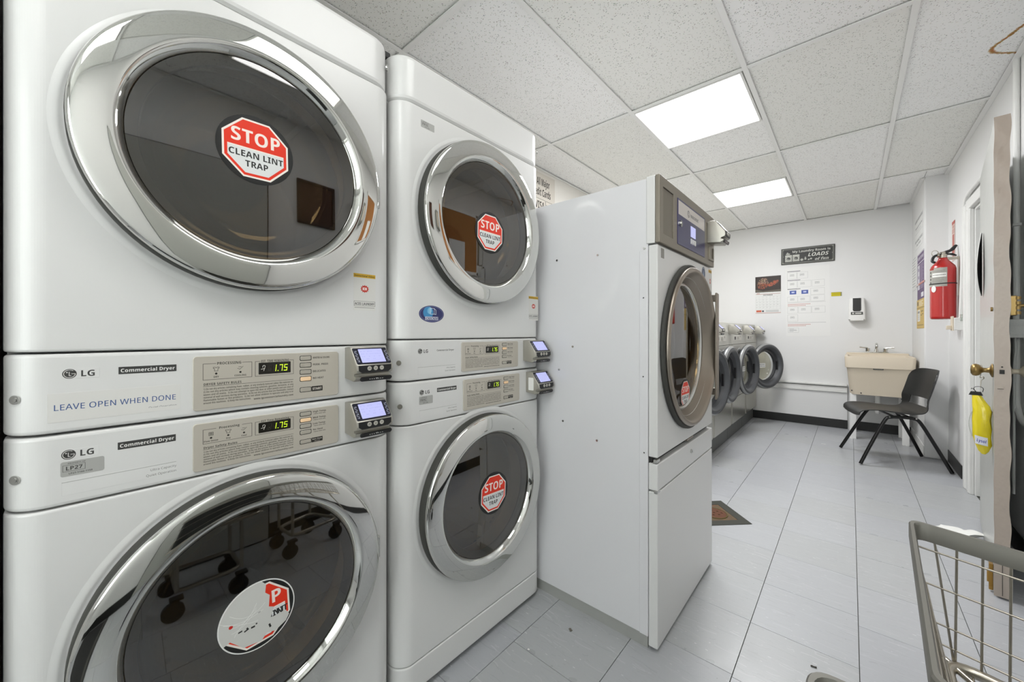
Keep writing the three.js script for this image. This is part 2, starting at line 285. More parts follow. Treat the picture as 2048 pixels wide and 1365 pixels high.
// ---------------------------------------------------------------- prints used on the machines
const disc = (rx, ry, d) => { const s = new THREE.Shape(); s.absellipse(0, 0, rx, ry, 0, Math.PI * 2); return planUV(new THREE.ExtrudeGeometry(s, { depth: d, bevelEnabled: false, curveSegments: 32 }), 2 * rx, 2 * ry); };
const octPath = (x, c, r) => { x.beginPath(); for (let i = 0; i < 8; i++) { const a = Math.PI / 8 + i * Math.PI / 4; x.lineTo(c + r * Math.cos(a), c + r * Math.sin(a)); } x.closePath(); };
function drawStop(x, w) {
  const c = w / 2; x.fillStyle = '#0e0f0d'; x.fillRect(0, 0, w, w);
  octPath(x, c, w * 0.462); x.fillStyle = '#efe6de'; x.fill();
  octPath(x, c, w * 0.433); x.fillStyle = '#e22c04'; x.fill();
  x.save(); octPath(x, c, w * 0.393); x.clip(); x.fillStyle = '#f0e4dc'; x.fillRect(0, c - w * 0.008, w, w); x.fillStyle = '#dcdedd'; x.fillRect(0, c + w * 0.012, w, w); x.restore();
  txt(x, 'STOP', c, w * 0.335, w * 0.27, '#f3e5de', 'center', 'bold', w * 0.7);
  txt(x, 'CLEAN LINT', c, w * 0.595, w * 0.125, '#1b1c1a', 'center', 'bold', w * 0.74); txt(x, 'TRAP', c, w * 0.73, w * 0.125, '#1b1c1a', 'center', 'bold');
}
const stopTex = canvasTex(512, 512, drawStop);
const wornTex = canvasTex(512, 512, (x, w) => {                 // the same sticker with most of its print torn off
  const c = w / 2; drawStop(x, w);
  x.fillStyle = '#cfcfca'; x.beginPath();
  const pts = [[0, 0], [0.56, 0], [0.62, 0.1], [0.6, 0.22], [0.66, 0.27], [0.64, 0.44], [0.7, 0.5], [0.66, 0.62], [0.87, 0.63], [0.9, 0.72], [0.86, 0.8], [0.72, 0.88], [0.6, 0.82], [0.52, 0.9], [0.3, 0.86], [0.14, 0.68], [0.05, 0.7], [0, 0.6]];
  pts.forEach(([a, b], i) => { x.lineTo((a + (i > 1 && i < 16 ? R(-0.012, 0.012) : 0)) * w, (b + (i > 1 ? R(-0.012, 0.012) : 0)) * w); }); x.closePath(); x.fill();
  x.fillStyle = '#1c1c1a'; for (const [a, b, p, q] of [[0.24, 0.6, 0.05, 0.02], [0.31, 0.63, 0.06, 0.02], [0.34, 0.6, 0.02, 0.04], [0.4, 0.62, 0.05, 0.025], [0.46, 0.6, 0.02, 0.02], [0.62, 0.72, 0.025, 0.06], [0.5, 0.46, 0.03, 0.01]]) { x.save(); x.translate(a * w, b * w); x.rotate(R(-0.3, 0.3)); x.fillRect(0, 0, p * w, q * w); x.restore(); }
  x.fillStyle = '#c01d10'; x.beginPath(); x.arc(0.16 * w, 0.47 * w, 0.025 * w, 0, 7); x.fill();
  txt(x, 'INT', 0.79 * w, 0.595 * w, w * 0.125, '#1b1c1a', 'center', 'bold');
  x.strokeStyle = 'rgba(236,236,232,0.9)'; x.lineWidth = 3; for (let i = 0; i < 6; i++) { x.beginPath(); x.moveTo(R(0.02, 0.2) * w, R(0.3, 0.7) * w); x.quadraticCurveTo(R(0.2, 0.4) * w, R(0.3, 0.6) * w, R(0.4, 0.6) * w, R(0.2, 0.6) * w); x.stroke(); }
  x.strokeStyle = '#e6e6e2'; x.lineWidth = 9; x.beginPath(); x.arc(c, c, w * 0.492, 0, 7); x.stroke();
});
function drawBadge(x, h, ink) {                                // round face emblem and two letters
  const c = h / 2; x.fillStyle = ink; x.beginPath(); x.arc(c, c, h * 0.48, 0, 7); x.fill();
  x.strokeStyle = '#d7d7d2'; x.lineWidth = h * 0.055; x.beginPath(); x.arc(c, c, h * 0.385, -0.02, Math.PI * 1.72); x.stroke();
  x.beginPath(); x.moveTo(c + h * 0.385, c); x.lineTo(c + h * 0.12, c); x.stroke();
  x.beginPath(); x.moveTo(c - h * 0.02, c - h * 0.2); x.lineTo(c - h * 0.02, c + h * 0.2); x.lineTo(c + h * 0.12, c + h * 0.2); x.stroke();
  x.fillStyle = '#d7d7d2'; x.beginPath(); x.arc(c - h * 0.17, c - h * 0.14, h * 0.06, 0, 7); x.fill();
  txt(x, 'LG', h * 1.2, c * 1.04, h * 0.86, ink, 'left', 'bold', h * 1.3);
}
const WHITE_INK = '#dadad8';
const badgeTex = canvasTex(256, 100, (x, w, h) => { x.fillStyle = WHITE_INK; x.fillRect(0, 0, w, h); drawBadge(x, h, '#3c3c3a'); });
const nameTex = canvasTex(512, 84, (x, w, h) => { x.fillStyle = '#3a3a38'; x.fillRect(0, 0, w, h); txt(x, 'Commercial Dryer', w / 2, h * 0.52, h * 0.68, '#e8e8e4', 'center', 'bold', w * 0.94); });
const namePaleTex = canvasTex(512, 84, (x, w, h) => { x.fillStyle = WHITE_INK; x.fillRect(0, 0, w, h); txt(x, 'Commercial Dryer', w / 2, h * 0.52, h * 0.62, '#5a5a57', 'center', 'bold', w * 0.94); });
const ruleTex = canvasTex(1024, 170, (x, w, h) => {
  x.fillStyle = WHITE_INK; x.fillRect(0, 0, w, h); x.fillStyle = '#8a8a86'; for (let i = 0; i < 150; i++) x.fillRect(i * w / 150, 8, 3.4, 10);
  txt(x, 'Ultra Capacity', w, 66, 42, '#777773', 'right'); txt(x, 'Quiet Operation', w, 132, 42, '#777773', 'right');
});
const openTex = canvasTex(1024, 300, (x, w, h) => { x.fillStyle = '#d8d7d3'; x.fillRect(0, 0, w, h); txt(x, 'LEAVE OPEN WHEN DONE', w * 0.5, h * 0.5, 84, '#2c4c83', 'center', 'normal', w * 0.93); txt(x, 'Quiet Operation', w * 0.97, h * 0.83, 34, '#77777a', 'right'); x.fillStyle = '#d8d7d3'; x.fillRect(0, h * 0.84, w, 30); });
const assetTex = (code, small) => canvasTex(320, 160, (x, w, h) => {
  x.fillStyle = '#a9a9a5'; x.fillRect(0, 0, w, h); txt(x, 'PROPERTY OF', w * 0.36, 22, 20, '#5c5c58', 'center', 'bold', w * 0.6);
  x.strokeStyle = '#4a4a47'; x.lineWidth = 3; x.strokeRect(16, 40, w * 0.5, 66); txt(x, code, 16 + w * 0.25, 74, 56, '#3a3a37', 'center', 'bold', w * 0.46); txt(x, small, w * 0.45, 132, 24, '#4a4a47', 'center', 'bold');
});
const videoTex = canvasTex(256, 480, (x, w, h) => {             // the code square of this sticker stays empty
  x.fillStyle = '#d9d8d3'; x.fillRect(0, 0, w, h); x.fillStyle = '#d3a92d'; x.fillRect(0, 8, w, 50); txt(x, 'Instructional Videos', w / 2, 34, 32, '#33290c', 'center', 'bold', w * 0.94);
  x.fillStyle = '#c2382b'; x.beginPath(); for (let i = 0; i < 24; i++) { const a = i * Math.PI / 12, r = i % 2 ? 38 : 52; x.lineTo(w / 2 + r * Math.cos(a), 200 + r * Math.sin(a)); } x.closePath(); x.fill(); x.fillStyle = '#f0d8d2'; x.fillRect(w / 2 - 25, 183, 50, 34); x.fillStyle = '#c2382b'; x.beginPath(); x.moveTo(w / 2 - 7, 191); x.lineTo(w / 2 + 10, 200); x.lineTo(w / 2 - 7, 209); x.fill();
  x.strokeStyle = '#3c3c3c'; x.lineWidth = 3; x.strokeRect(5, 362, w - 10, 60); txt(x, 'ACES LAUNDRY', w / 2, 394, 44, '#2f2f2f', 'center', 'bold', w * 0.9); x.fillStyle = '#4a4a4a'; for (let i = 0; i < 26; i++) x.fillRect(12 + i * 9, 440, 6, 7);
});
const ovalTex = canvasTex(384, 230, (x, w, h) => {
  x.fillStyle = '#2b2f63'; x.fillRect(0, 0, w, h); x.fillStyle = '#3f8fc4'; x.beginPath(); x.ellipse(w * 0.36, h * 0.42, w * 0.2, h * 0.36, 0.2, 0, 7); x.fill(); x.fillStyle = '#7fbfe0'; x.beginPath(); x.ellipse(w * 0.42, h * 0.3, w * 0.09, h * 0.2, 0.3, 0, 7); x.fill();
  x.strokeStyle = '#e4ecf2'; x.lineWidth = 6; x.strokeRect(w * 0.44, h * 0.16, w * 0.16, h * 0.34); x.beginPath(); x.moveTo(w * 0.6, h * 0.16); x.lineTo(w * 0.67, h * 0.26); x.lineTo(w * 0.67, h * 0.52); x.lineTo(w * 0.6, h * 0.5); x.stroke();
  x.fillStyle = '#c7c9d6'; x.fillRect(w * 0.24, h * 0.66, w * 0.52, h * 0.2); txt(x, 'CASCADE', w / 2, h * 0.77, h * 0.2, '#2b2f63', 'center', 'bold', w * 0.48, 'italic'); x.strokeStyle = '#8d93b4'; x.lineWidth = 4; x.beginPath(); x.ellipse(w / 2, h / 2, w * 0.46, h * 0.45, 0, 0, 7); x.stroke();
});
const INK = '#45423c';
function shirt(x, px, py, s) { x.strokeStyle = INK; x.lineWidth = 3; x.beginPath(); for (const [a, b] of [[-1, -0.8], [-0.35, -0.8], [0, -0.5], [0.35, -0.8], [1, -0.8], [1, -0.3], [0.6, -0.2], [0.6, 0.8], [-0.6, 0.8], [-0.6, -0.2], [-1, -0.3]]) x.lineTo(px + a * s, py + b * s); x.closePath(); x.stroke(); }
const panelPrint = (caps) => canvasTex(1160, 424, (x, w, h) => {
  x.fillStyle = '#c2bcb0'; x.fillRect(0, 0, w, h); x.strokeStyle = INK; x.lineWidth = 3;
  x.strokeRect(64, 60, 338, 126); x.strokeRect(428, 60, 308, 126);
  x.fillStyle = '#c2bcb0'; x.fillRect(150, 50, 180, 24); x.fillRect(468, 50, 236, 24);
  txt(x, caps ? 'PROCESSING' : 'Processing', 240, 60, 28, INK, 'center', 'bold', 172); txt(x, caps ? 'EST. TIME REMAINING' : 'EST Time Remaining', 586, 60, 28, INK, 'center', 'bold', 228);
  const icons = caps ? [[150, 'DRY'], [318, 'COOLING']] : [[116, 'Flow Sense'], [232, 'Dry'], [344, 'Cool']];
  icons.forEach(([px, s], i) => { if (!caps && i === 0) { x.strokeRect(px - 14, 90, 28, 28); for (let k = 0; k < 3; k++) x.strokeRect(px - 8, 96 + k * 7, 16, 1); } else if (i === icons.length - 1) { x.beginPath(); x.moveTo(px - 22, 108); x.lineTo(px - 4, 116); x.lineTo(px + 20, 92); x.moveTo(px - 14, 96); x.lineTo(px + 8, 96); x.stroke(); } else shirt(x, px, 104, 19); x.fillStyle = '#26241f'; x.beginPath(); x.arc(px, 140, 8, 0, 7); x.fill(); txt(x, s, px, 166, 19, INK, 'center', 'bold', 96); });
  txt(x, caps ? 'DRYER SAFETY RULES' : 'Dryer Safety Rules', 66, 222, 26, INK, 'left', 'bold', 260); x.fillStyle = INK; x.fillRect(64, 236, 672, 3);
  ['1) Do not dry articles containing foam, rubber, or any similarly textured rubber like material etc.', '2) Do not dry articles which may contain cleaning solvents, gasoline, kerosene, or any', 'waxes and oil stains.  3) Do not attempt to open the door or other panels and use clear of', 'removal of wall sections during operation.  4) Do not dry articles that are flammable. Contact', 'flammable fumes or fire products.  5) Do not allow children to operate and play in or', 'around this machines.  6) Keep the instructions.'].forEach((s, i) => txt(x, s, 66, 258 + i * 22, 19, '#4f4b44', 'left', 'bold', i === 5 ? 330 : 670));
  txt(x, 'www.lgcommerciallaundry.com', 736, 376, 22, INK, 'right', 'bold', 320);
  (caps ? ['WHITES & COLORS', 'PERM. PRESS', 'DELICATES', 'NO HEAT'] : ['High Temp.', 'Med Temp.', 'Low Temp.', 'No Heat']).forEach((s, i) => { txt(x, s, 910, 44 + i * 64 + (caps ? 6 : -4), 24, INK, 'left', 'bold', caps ? 160 : 130); if (!caps) txt(x, '+ Extra time min.', 910, 62 + i * 64, 15, INK, 'left', 'bold', 130); });
  x.fillStyle = '#2b2924'; x.fillRect(898, 318, 104, 48); txt(x, caps ? 'START' : 'Start / Pause', 950, caps ? 342 : 334, caps ? 30 : 18, '#e6e1d6', 'center', 'bold', 92); if (!caps) txt(x, 'Add time', 950, 354, 13, '#e6e1d6', 'center', 'normal', 92);
});
const panelCaps = panelPrint(true), panelLow = panelPrint(false);
function segs(x, px, py, s, on, col) { const D = { 0: 'abcdef', 1: 'bc', 5: 'afgcd', 7: 'abc', 8: 'abcdefg' }[on]; x.fillStyle = col; const t = s * 0.115; x.save(); x.transform(1, 0, -0.13, 1, px + s * 0.13, py); px = py = 0; const seg = { a: [0, 0, s * 0.55, t], d: [0, s - t, s * 0.55, t], g: [0, s / 2 - t / 2, s * 0.55, t], f: [0, 0, t, s / 2], b: [s * 0.55 - t, 0, t, s / 2], e: [0, s / 2, t, s / 2], c: [s * 0.55 - t, s / 2, t, s / 2] }; for (const k of D) { const [a, b, c, d] = seg[k]; x.fillRect(px + a, py + b, c, d); } x.restore(); }
const ledDraw = (glow) => (x, w, h) => {
  x.fillStyle = glow ? '#000' : '#1d1b15'; x.fillRect(0, 0, w, h);
  if (!glow) for (let i = 0; i < 4; i++) segs(x, w * (0.27 + i * 0.17), h * 0.22, h * 0.58, 8, '#2c2a22');
  const c = glow ? '#b8e800' : '#d5ee40'; segs(x, w * 0.42, h * 0.22, h * 0.58, 1, c); x.fillStyle = c; x.fillRect(w * 0.575, h * 0.72, h * 0.08, h * 0.08); segs(x, w * 0.62, h * 0.22, h * 0.58, 7, c); segs(x, w * 0.77, h * 0.22, h * 0.58, 5, c);
  x.strokeStyle = glow ? '#777' : '#cfcdc2'; x.lineWidth = 5; x.beginPath(); x.arc(w * 0.16, h * 0.36, h * 0.12, 2.6, 6); x.lineTo(w * 0.15, h * 0.72); x.moveTo(w * 0.07, h * 0.56); x.lineTo(w * 0.19, h * 0.5); x.stroke();
};
const ledMat = new THREE.MeshStandardMaterial({ map: canvasTex(384, 128, ledDraw(false)), roughness: 0.2, emissive: 0xffffff, emissiveMap: canvasTex(384, 128, ledDraw(true)), emissiveIntensity: 0.45 });
const lcdDraw = (x, w, h) => { x.fillStyle = '#bfc2f0'; x.fillRect(0, 0, w, h); x.fillStyle = '#aeb2e2'; for (let i = 0; i < 4; i++) for (let k = 0; k < 12; k++) if (rnd() > 0.3) x.fillRect(18 + k * 18, 26 + i * 30, R(6, 14), 8); };
const lcdTex = canvasTex(256, 160, lcdDraw);
const lcdMat = new THREE.MeshStandardMaterial({ color: 0x8f8fa0, map: lcdTex, roughness: 0.3, emissive: 0xffffff, emissiveMap: lcdTex, emissiveIntensity: 0.42 });
const bezelTex = canvasTex(384, 220, (x, w, h) => { x.fillStyle = '#17182a'; x.fillRect(0, 0, w, h); for (const s of [-1, 1]) { x.save(); x.translate(w / 2 + s * w * 0.44, h / 2); x.rotate(-Math.PI / 2); x.fillStyle = '#a9acba'; x.transform(1, 0, -0.3, 1, 0, 0); for (let i = 0; i < 7; i++) { x.fillRect(-80 + i * 23, -12, 6, 24); x.fillRect(-80 + i * 23, i % 2 ? -12 : 6, 17, 6); } x.restore(); } });
const keyTex = ['M-14 8L0 -10L14 8', 'M-14 -8L0 10L14 -8', 'M-14 0L14 0'].map((p) => canvasTex(64, 64, (x) => { x.fillStyle = '#c3c0b7'; x.fillRect(0, 0, 64, 64); x.strokeStyle = '#4a4844'; x.lineWidth = 5; x.beginPath(); p.split(/[ML]/).filter(Boolean).forEach((s, i) => { const [a, b] = s.trim().split(' ').map(Number); i ? x.lineTo(32 + a, 32 + b) : x.moveTo(32 + a, 32 + b); }); x.stroke(); }));
const arrowKeys = keyTex.map((t) => printed(t, 0.35, { metalness: 0.4 }));
const slotTex = canvasTex(256, 48, (x, w, h) => { x.fillStyle = '#141414'; x.fillRect(0, 0, w, h); x.fillStyle = '#c8c8c4'; for (let i = 0; i < 7; i++) if (i !== 3) x.fillRect(70 + i * 17, 20, 9, 9); x.beginPath(); x.moveTo(118, 14); x.lineTo(140, 14); x.lineTo(129, 34); x.fill(); });
const PM = { stop: printed(stopTex, 0.42), worn: printed(wornTex, 0.55), badge: printed(badgeTex, 0.4), name: printed(nameTex, 0.5), namePale: printed(namePaleTex, 0.45), rule: printed(ruleTex, 0.42), open: printed(openTex, 0.6), video: printed(videoTex, 0.5), oval: printed(ovalTex, 0.35), caps: printed(panelCaps, 0.42, { metalness: 0.2 }), low: printed(panelLow, 0.42, { metalness: 0.2 }), bezel: printed(bezelTex, 0.16), slot: printed(slotTex, 0.3), lp: printed(assetTex('LP27', 'LP27-1166-1158'), 0.5), fx: printed(assetTex('FX1C', 'FX1C-1204'), 0.5), fo: printed(assetTex('FX1S', 'FX1S-1209'), 0.5) };

// ---------------------------------------------------------------- stacked dryers (front faces +z in their own axes)
const DW = 0.68, DD = 0.74;
function planSolid(w, d, r, y0, y1, b = 0.004, zf = 0) {        // upright slab with two rounded front corners
  const s = new THREE.Shape(), a = w / 2 - b, f = b, k = d - b;   // shape y is minus z
  s.moveTo(-a, k); s.lineTo(-a, f + r); s.absarc(-a + r, f + r, r, Math.PI, 1.5 * Math.PI); s.lineTo(a - r, f); s.absarc(a - r, f + r, r, 1.5 * Math.PI, 2 * Math.PI); s.lineTo(a, k); s.closePath();
  return new THREE.ExtrudeGeometry(s, { depth: y1 - y0 - 2 * b, bevelEnabled: true, bevelSize: b, bevelThickness: b, bevelSegments: 3, curveSegments: 12 }).rotateX(-Math.PI / 2).translate(0, y0 + b, zf);
}
const holeZ = (r, x, y, z0, z1) => cyl(r, z1 - z0, x, y, (z0 + z1) / 2, 'z', 96);
const RING = [[0.262, 0.026], [0.27, 0.028], [0.2738, 0.0315], [0.2742, 0.036], [0.2722, 0.0405], [0.2685, 0.0428], [0.263, 0.0442], [0.255, 0.0456], [0.246, 0.0468], [0.237, 0.0477], [0.228, 0.0483], [0.2225, 0.0482], [0.219, 0.0472], [0.2155, 0.044], [0.2115, 0.0385], [0.2085, 0.034], [0.207, 0.03], [0.2065, 0.022]];
const BAND = [[0.25, 0.0005], [0.272, 0.0005], [0.2752, 0.004], [0.2755, 0.024], [0.272, 0.029], [0.262, 0.03]];
function makeDoor(parent, y, sticker, sx, sy, turn) {
  const door = mesh('door', latheZ(RING, 128), M.chrome, parent); door.position.set(0, y, 0.002);
  mesh('door_band', latheZ(BAND), M.rubber, door);
  mesh('door_bezel', latheZ([[0.2066, 0.026], [0.2, 0.023], [0.19, 0.022], [0.188, 0.016], [0.2, 0.0]]), M.blackGloss, door);
  mesh('door_glass', latheZ([[0.2064, 0.031], [0.16, 0.0328], [0.1, 0.0342], [0.05, 0.0349], [0.0002, 0.0351]]), M.glass, door);
  mesh('glass_bowl', latheZ([[0.189, 0.018], [0.187, -0.004], [0.18, -0.03], [0.168, -0.047], [0.15, -0.057], [0.12, -0.063], [0.06, -0.067], [0.0002, -0.068]]), M.bowl, door);
  const s = mesh('stop_sticker', disc(0.071, 0.071, 0.0008), sticker, door); s.position.set(sx, sy, 0.0352); s.rotation.z = turn;
  return door;
}
const readerProfile = [[0, -0.036], [0.046, -0.042], [0.058, -0.036], [0.059, -0.03], [0.05, -0.0285], [0.05, -0.024], [0.063, -0.02], [0.066, -0.013], [0.064, 0.0], [0.03, 0.044], [0.018, 0.046], [0, 0.044]];
function makeReader(parent, x, y, lit = lcdMat, extra = false) {
  const rd = mesh('card_reader', prism(readerProfile, 0.1, 0.0025).rotateY(-Math.PI / 2), M.reader, parent); rd.position.set(x, y, 0);
  rd.geometry.computeVertexNormals(); rd.geometry = toCreasedNormals(rd.geometry, 0.5);
  const tilt = Math.atan2(0.034, 0.044), cy = 0.0222, cz = 0.0475;                  // the sloping face that carries the screen
  const face = (name, geo, mat, lift) => { const m = mesh(name, geo, mat, rd); m.rotation.x = -tilt; m.position.set(0, cy + Math.sin(tilt) * lift, cz + Math.cos(tilt) * lift); return m; };
  face('screen_bezel', planUV(plate(0.094, 0.05, 0.003, 0.0015), 0.094, 0.05), PM.bezel, -0.0004);
  face('screen', planUV(plate(0.066, 0.042, 0.001, 0.001), 0.066, 0.042), lit, 0.0009);
  const kp = mesh('keypad', prism([[-0.045, 0.0075], [0.045, 0.0075], [0.045, -0.005], [0.036, -0.011], [-0.036, -0.011], [-0.045, -0.005]], 0.0016), M.black, rd); kp.position.set(0, -0.0085, 0.0652);
  for (let i = 0; i < 3; i++) { const k = mesh('key', disc(0.0056, 0.0056, 0.0016), arrowKeys[i], rd); k.position.set(-0.017 + i * 0.017, -0.0085, 0.0658); }
  const sl = mesh('card_slot', planUV(plate(0.088, 0.0115, 0.005, 0.003), 0.088, 0.0115), PM.slot, rd); sl.position.set(0.006, -0.0355, 0.058); sl.rotation.x = 0.35;
  if (extra) { const e = mesh('code_label', planUV(plate(0.026, 0.05, 0.002, 0.0006), 0.026, 0.05), M.paper, rd); e.rotation.y = -Math.PI / 2; e.position.set(-0.0499, -0.002, 0.026); }
  return rd;
}
function makeConsole(t, o) {                                    // o: y0, y1, caps, px (plate centre), badgeX, pale, reader
  const { y0, y1, px } = o, c = mesh('console', planSolid(DW, 0.07, 0.045, y0, y1, 0.006), M.enamel, t), cy = (y0 + y1) / 2;
  const pl = mesh('control_panel', planUV(plate(0.29, y1 - y0 - 0.022, 0.006, 0.0025, 0.0008), 0.29, y1 - y0 - 0.022), o.caps ? PM.caps : PM.low, t), ph = y1 - y0 - 0.022; pl.position.set(px, cy + o.py, 0.0002);
  const at = (u, v) => [(u / 1160 - 0.5) * 0.29, (0.5 - v / 424) * ph];
  const dsp = mesh('display_screen', planUV(plate(0.065, ph * 0.235, 0.001, 0.0012), 0.065, ph * 0.235), ledMat, pl); dsp.position.set(...at(582, 122), 0.0022);
  for (let i = 0; i < 5; i++) { const b = mesh('button', [plate(0.024, ph * 0.088, 0.002, 0.0016, 0.0006), rawBox(0.006, 0.0008, 0.0004, -0.006, 0, 0.0017)], (o.caps ? i === 3 : i === 1) ? M.litKey : M.plateSilver, pl); b.position.set(...at(844, i < 4 ? 50 + i * 64 : 342), 0.0024); const fr = mesh('button_frame', plate(0.0265, ph * 0.088 + 0.0024, 0.0026, 0.0008, 0.0003), M.dark, pl); fr.position.set(...at(844, i < 4 ? 50 + i * 64 : 342), 0.0022); }
  const lab = (name, w, h, mat, x, y, rx = 0.0004) => { const m = mesh(name, planUV(plate(w, h, rx, 0.0006, 0.0001), w, h), mat, t); m.position.set(x, y, -0.0003); return m; };
  lab('brand_badge', 0.043, 0.0168, PM.badge, o.bx, y1 - 0.034); lab('name_plate', 0.079, 0.013, o.pale ? PM.namePale : PM.name, o.bx + 0.084, y1 - 0.033);
  const sc = mesh('screw', [cyl(0.0072, 0.002, 0, 0, 0, 'z', 20), cyl(0.004, 0.0036, 0, 0, 0, 'z', 6)], M.chromeDull, t); sc.position.set(-DW / 2 + 0.0135, y0 + (y1 - y0) * 0.45, -0.0145); sc.rotation.y = -0.75;
  if (o.open) lab('notice_label', 0.166, 0.048, PM.open, o.bx + 0.046, y0 + 0.042);
  else lab('capacity_print', 0.145, 0.024, PM.rule, o.bx + 0.052, y0 + 0.028);
  if (o.asset) lab('asset_label', 0.05, 0.025, o.asset, o.bx + 0.003, y1 - 0.058, 0.003);
  makeReader(t, o.rx, o.ry, lcdMat, o.extra);
}
M.litKey = std(0xd8c7a8, 0.4, 0, { emissive: 0xffb060, emissiveIntensity: 0.12 });
function makeDryer(label, cz, xf, L, upper, o) {
  const t = thing('commercial_dryer', label, 'dryer', [xf, 0, cz], Math.PI / 2, 'stacked white commercial dryers');
  const y0 = upper ? L.mid + 0.001 : 0.018, y1 = upper ? L.top - 0.004 : L.mid - 0.003, ry = upper ? L.ringU : L.ringL;
  const fy0 = upper ? L.up + 0.0035 : L.toe + 0.002, fy1 = upper ? L.cap - 0.0025 : L.low - 0.0015;
  mesh('body', cut(span(-DW / 2 + 0.003, DW / 2 - 0.003, y0 + (upper ? 0.002 : 0.05), y1 - 0.004, -DD, -0.062), holeZ(0.262, 0, ry, -0.6, 0)), M.enamel, t);
  mesh('front_panel', cut(planSolid(DW, 0.07, 0.045, fy0, fy1), holeZ(0.216, 0, ry, -0.2, 0.1)), M.enamel, t);
  mesh('door_surround', latheZ([[0.296, -0.0004], [0.29, 0.0006], [0.285, 0.0017], [0.281, 0.0014], [0.277, 0.0], [0.262, -0.001]]), M.enamel, t).position.set(0, ry, 0);
  const dr = mesh('drum', latheZ([[0.214, -0.066], [0.258, -0.072], [0.26, -0.09], [0.2605, -0.5], [0.25, -0.51], [0.2, -0.512], [0.19, -0.505], [0.12, -0.506], [0.0002, -0.506]], 64), M.drum, t); dr.position.y = ry;
  for (let i = 0; i < 3; i++) { const a = 0.5 + i * 2.094; const f = mesh('drum_fin', [prism([[-0.03, 0], [-0.012, 0.05], [0.012, 0.05], [0.03, 0]], 0.38, 0.004)], M.drum, dr); f.position.set(Math.sin(a) * 0.26, -Math.cos(a) * 0.26, -0.29); f.rotation.z = a; }
  const holes = []; for (let i = 0; i < 26; i++) for (let k = 0; k < 2; k++) { const a = -1.0 + i * 0.075; holes.push(rawBox(0.011, 0.001, 0.008, 0, 0, 0).rotateZ(a).translate(Math.sin(a) * 0.2585, -Math.cos(a) * 0.2585, -0.1 - k * 0.02)); }
  mesh('lint_grille', holes, M.cavity, dr).userData.kind = 'stuff';
  const door = makeDoor(t, ry, o.worn ? PM.worn : PM.stop, o.sx, o.sy, o.turn);
  mesh('hinge', bx(0.012, 0.06, 0.02, 0.281, 0, 0.012, 0.004), M.chromeDull, door);
  if (upper) mesh('top_cap', planSolid(DW, DD, 0.045, L.cap + 0.001, L.top, 0.014), M.enamel, t);
  else { mesh('toe_panel', planSolid(DW, 0.07, 0.045, 0.022, L.toe - 0.001, 0.005), M.enamel, t); for (const sx of [-1, 1]) for (const z of [-0.09, -0.68]) mesh('foot', cyl(0.022, 0.075, sx * 0.27, 0.0375, z), M.rubber, t); }
  if (upper) { const sc = mesh('screw', [cyl(0.0085, 0.003, 0, 0, 0, 'z', 20), cyl(0.005, 0.005, 0, 0, 0, 'z', 6)], M.chromeDull, t); sc.position.set(DW / 2 - 0.012, L.cap + 0.07, -0.012); sc.rotation.y = 0.75; }
  if (upper) makeConsole(t, { y0: L.mid + 0.0015, y1: L.up, ...o.console }); else makeConsole(t, { y0: L.low + 0.0015, y1: L.mid - 0.0025, ...o.console });
  const stick = (name, geo, mat, x, y) => { const m = mesh(name, geo, mat, t); m.position.set(x, y, -0.0003); };
  if (o.video) stick('video_sticker', planUV(plate(0.062, 0.1, 0.002, 0.0006, 0.0001), 0.062, 0.1), PM.video, ...o.video);
  if (o.oval) stick('oval_emblem', disc(0.047, 0.026, 0.0007), PM.oval, ...o.oval);
  if (o.code) stick('asset_label', planUV(plate(0.05, 0.022, 0.002, 0.0006, 0.0001), 0.05, 0.022), PM.fo, ...o.code);
  return t;
}
const L1 = { toe: 0.095, low: 0.8, mid: 0.922, up: 1.055, cap: 1.779, top: 1.914, ringU: 1.457, ringL: 0.508 };
const L2 = { toe: 0.107, low: 0.816, mid: 0.946, up: 1.068, cap: 1.775, top: 1.912, ringU: 1.466, ringL: 0.532 };
makeDryer('large white upper dryer nearest the camera, with the LEAVE OPEN WHEN DONE notice', -0.264, -0.985, L1, true, { sx: -0.008, sy: 0.02, turn: 0.02, video: [0.254, 1.2], console: { caps: true, px: 0.037, py: -0.002, bx: -0.256, open: true, rx: 0.249, ry: 1.008 } });
makeDryer('white lower dryer nearest the camera, its stop sticker mostly torn off', -0.264, -0.985, L1, false, { worn: true, sx: -0.005, sy: -0.02, turn: 0.06, console: { caps: false, px: 0.037, py: -0.002, bx: -0.257, asset: PM.lp, rx: 0.249, ry: 0.866 } });
makeDryer('white upper dryer of the second stack, with a blue oval emblem under its door', -0.952, -0.975, L2, true, { sx: 0.0, sy: -0.03, turn: -0.02, video: [0.29, 1.19], oval: [-0.22, 1.148], code: [-0.235, 1.725], console: { caps: false, px: 0.045, py: 0.001, bx: -0.25, pale: true, rx: 0.272, ry: 1.015 } });
makeDryer('white lower dryer of the second stack, standing on the floor beside the tall dryer', -0.953, -0.971, L2, false, { sx: 0.012, sy: 0.0, turn: -0.05, console: { caps: false, px: 0.048, py: 0.0, bx: -0.248, asset: PM.fx, rx: 0.285, ry: 0.89, extra: true } });


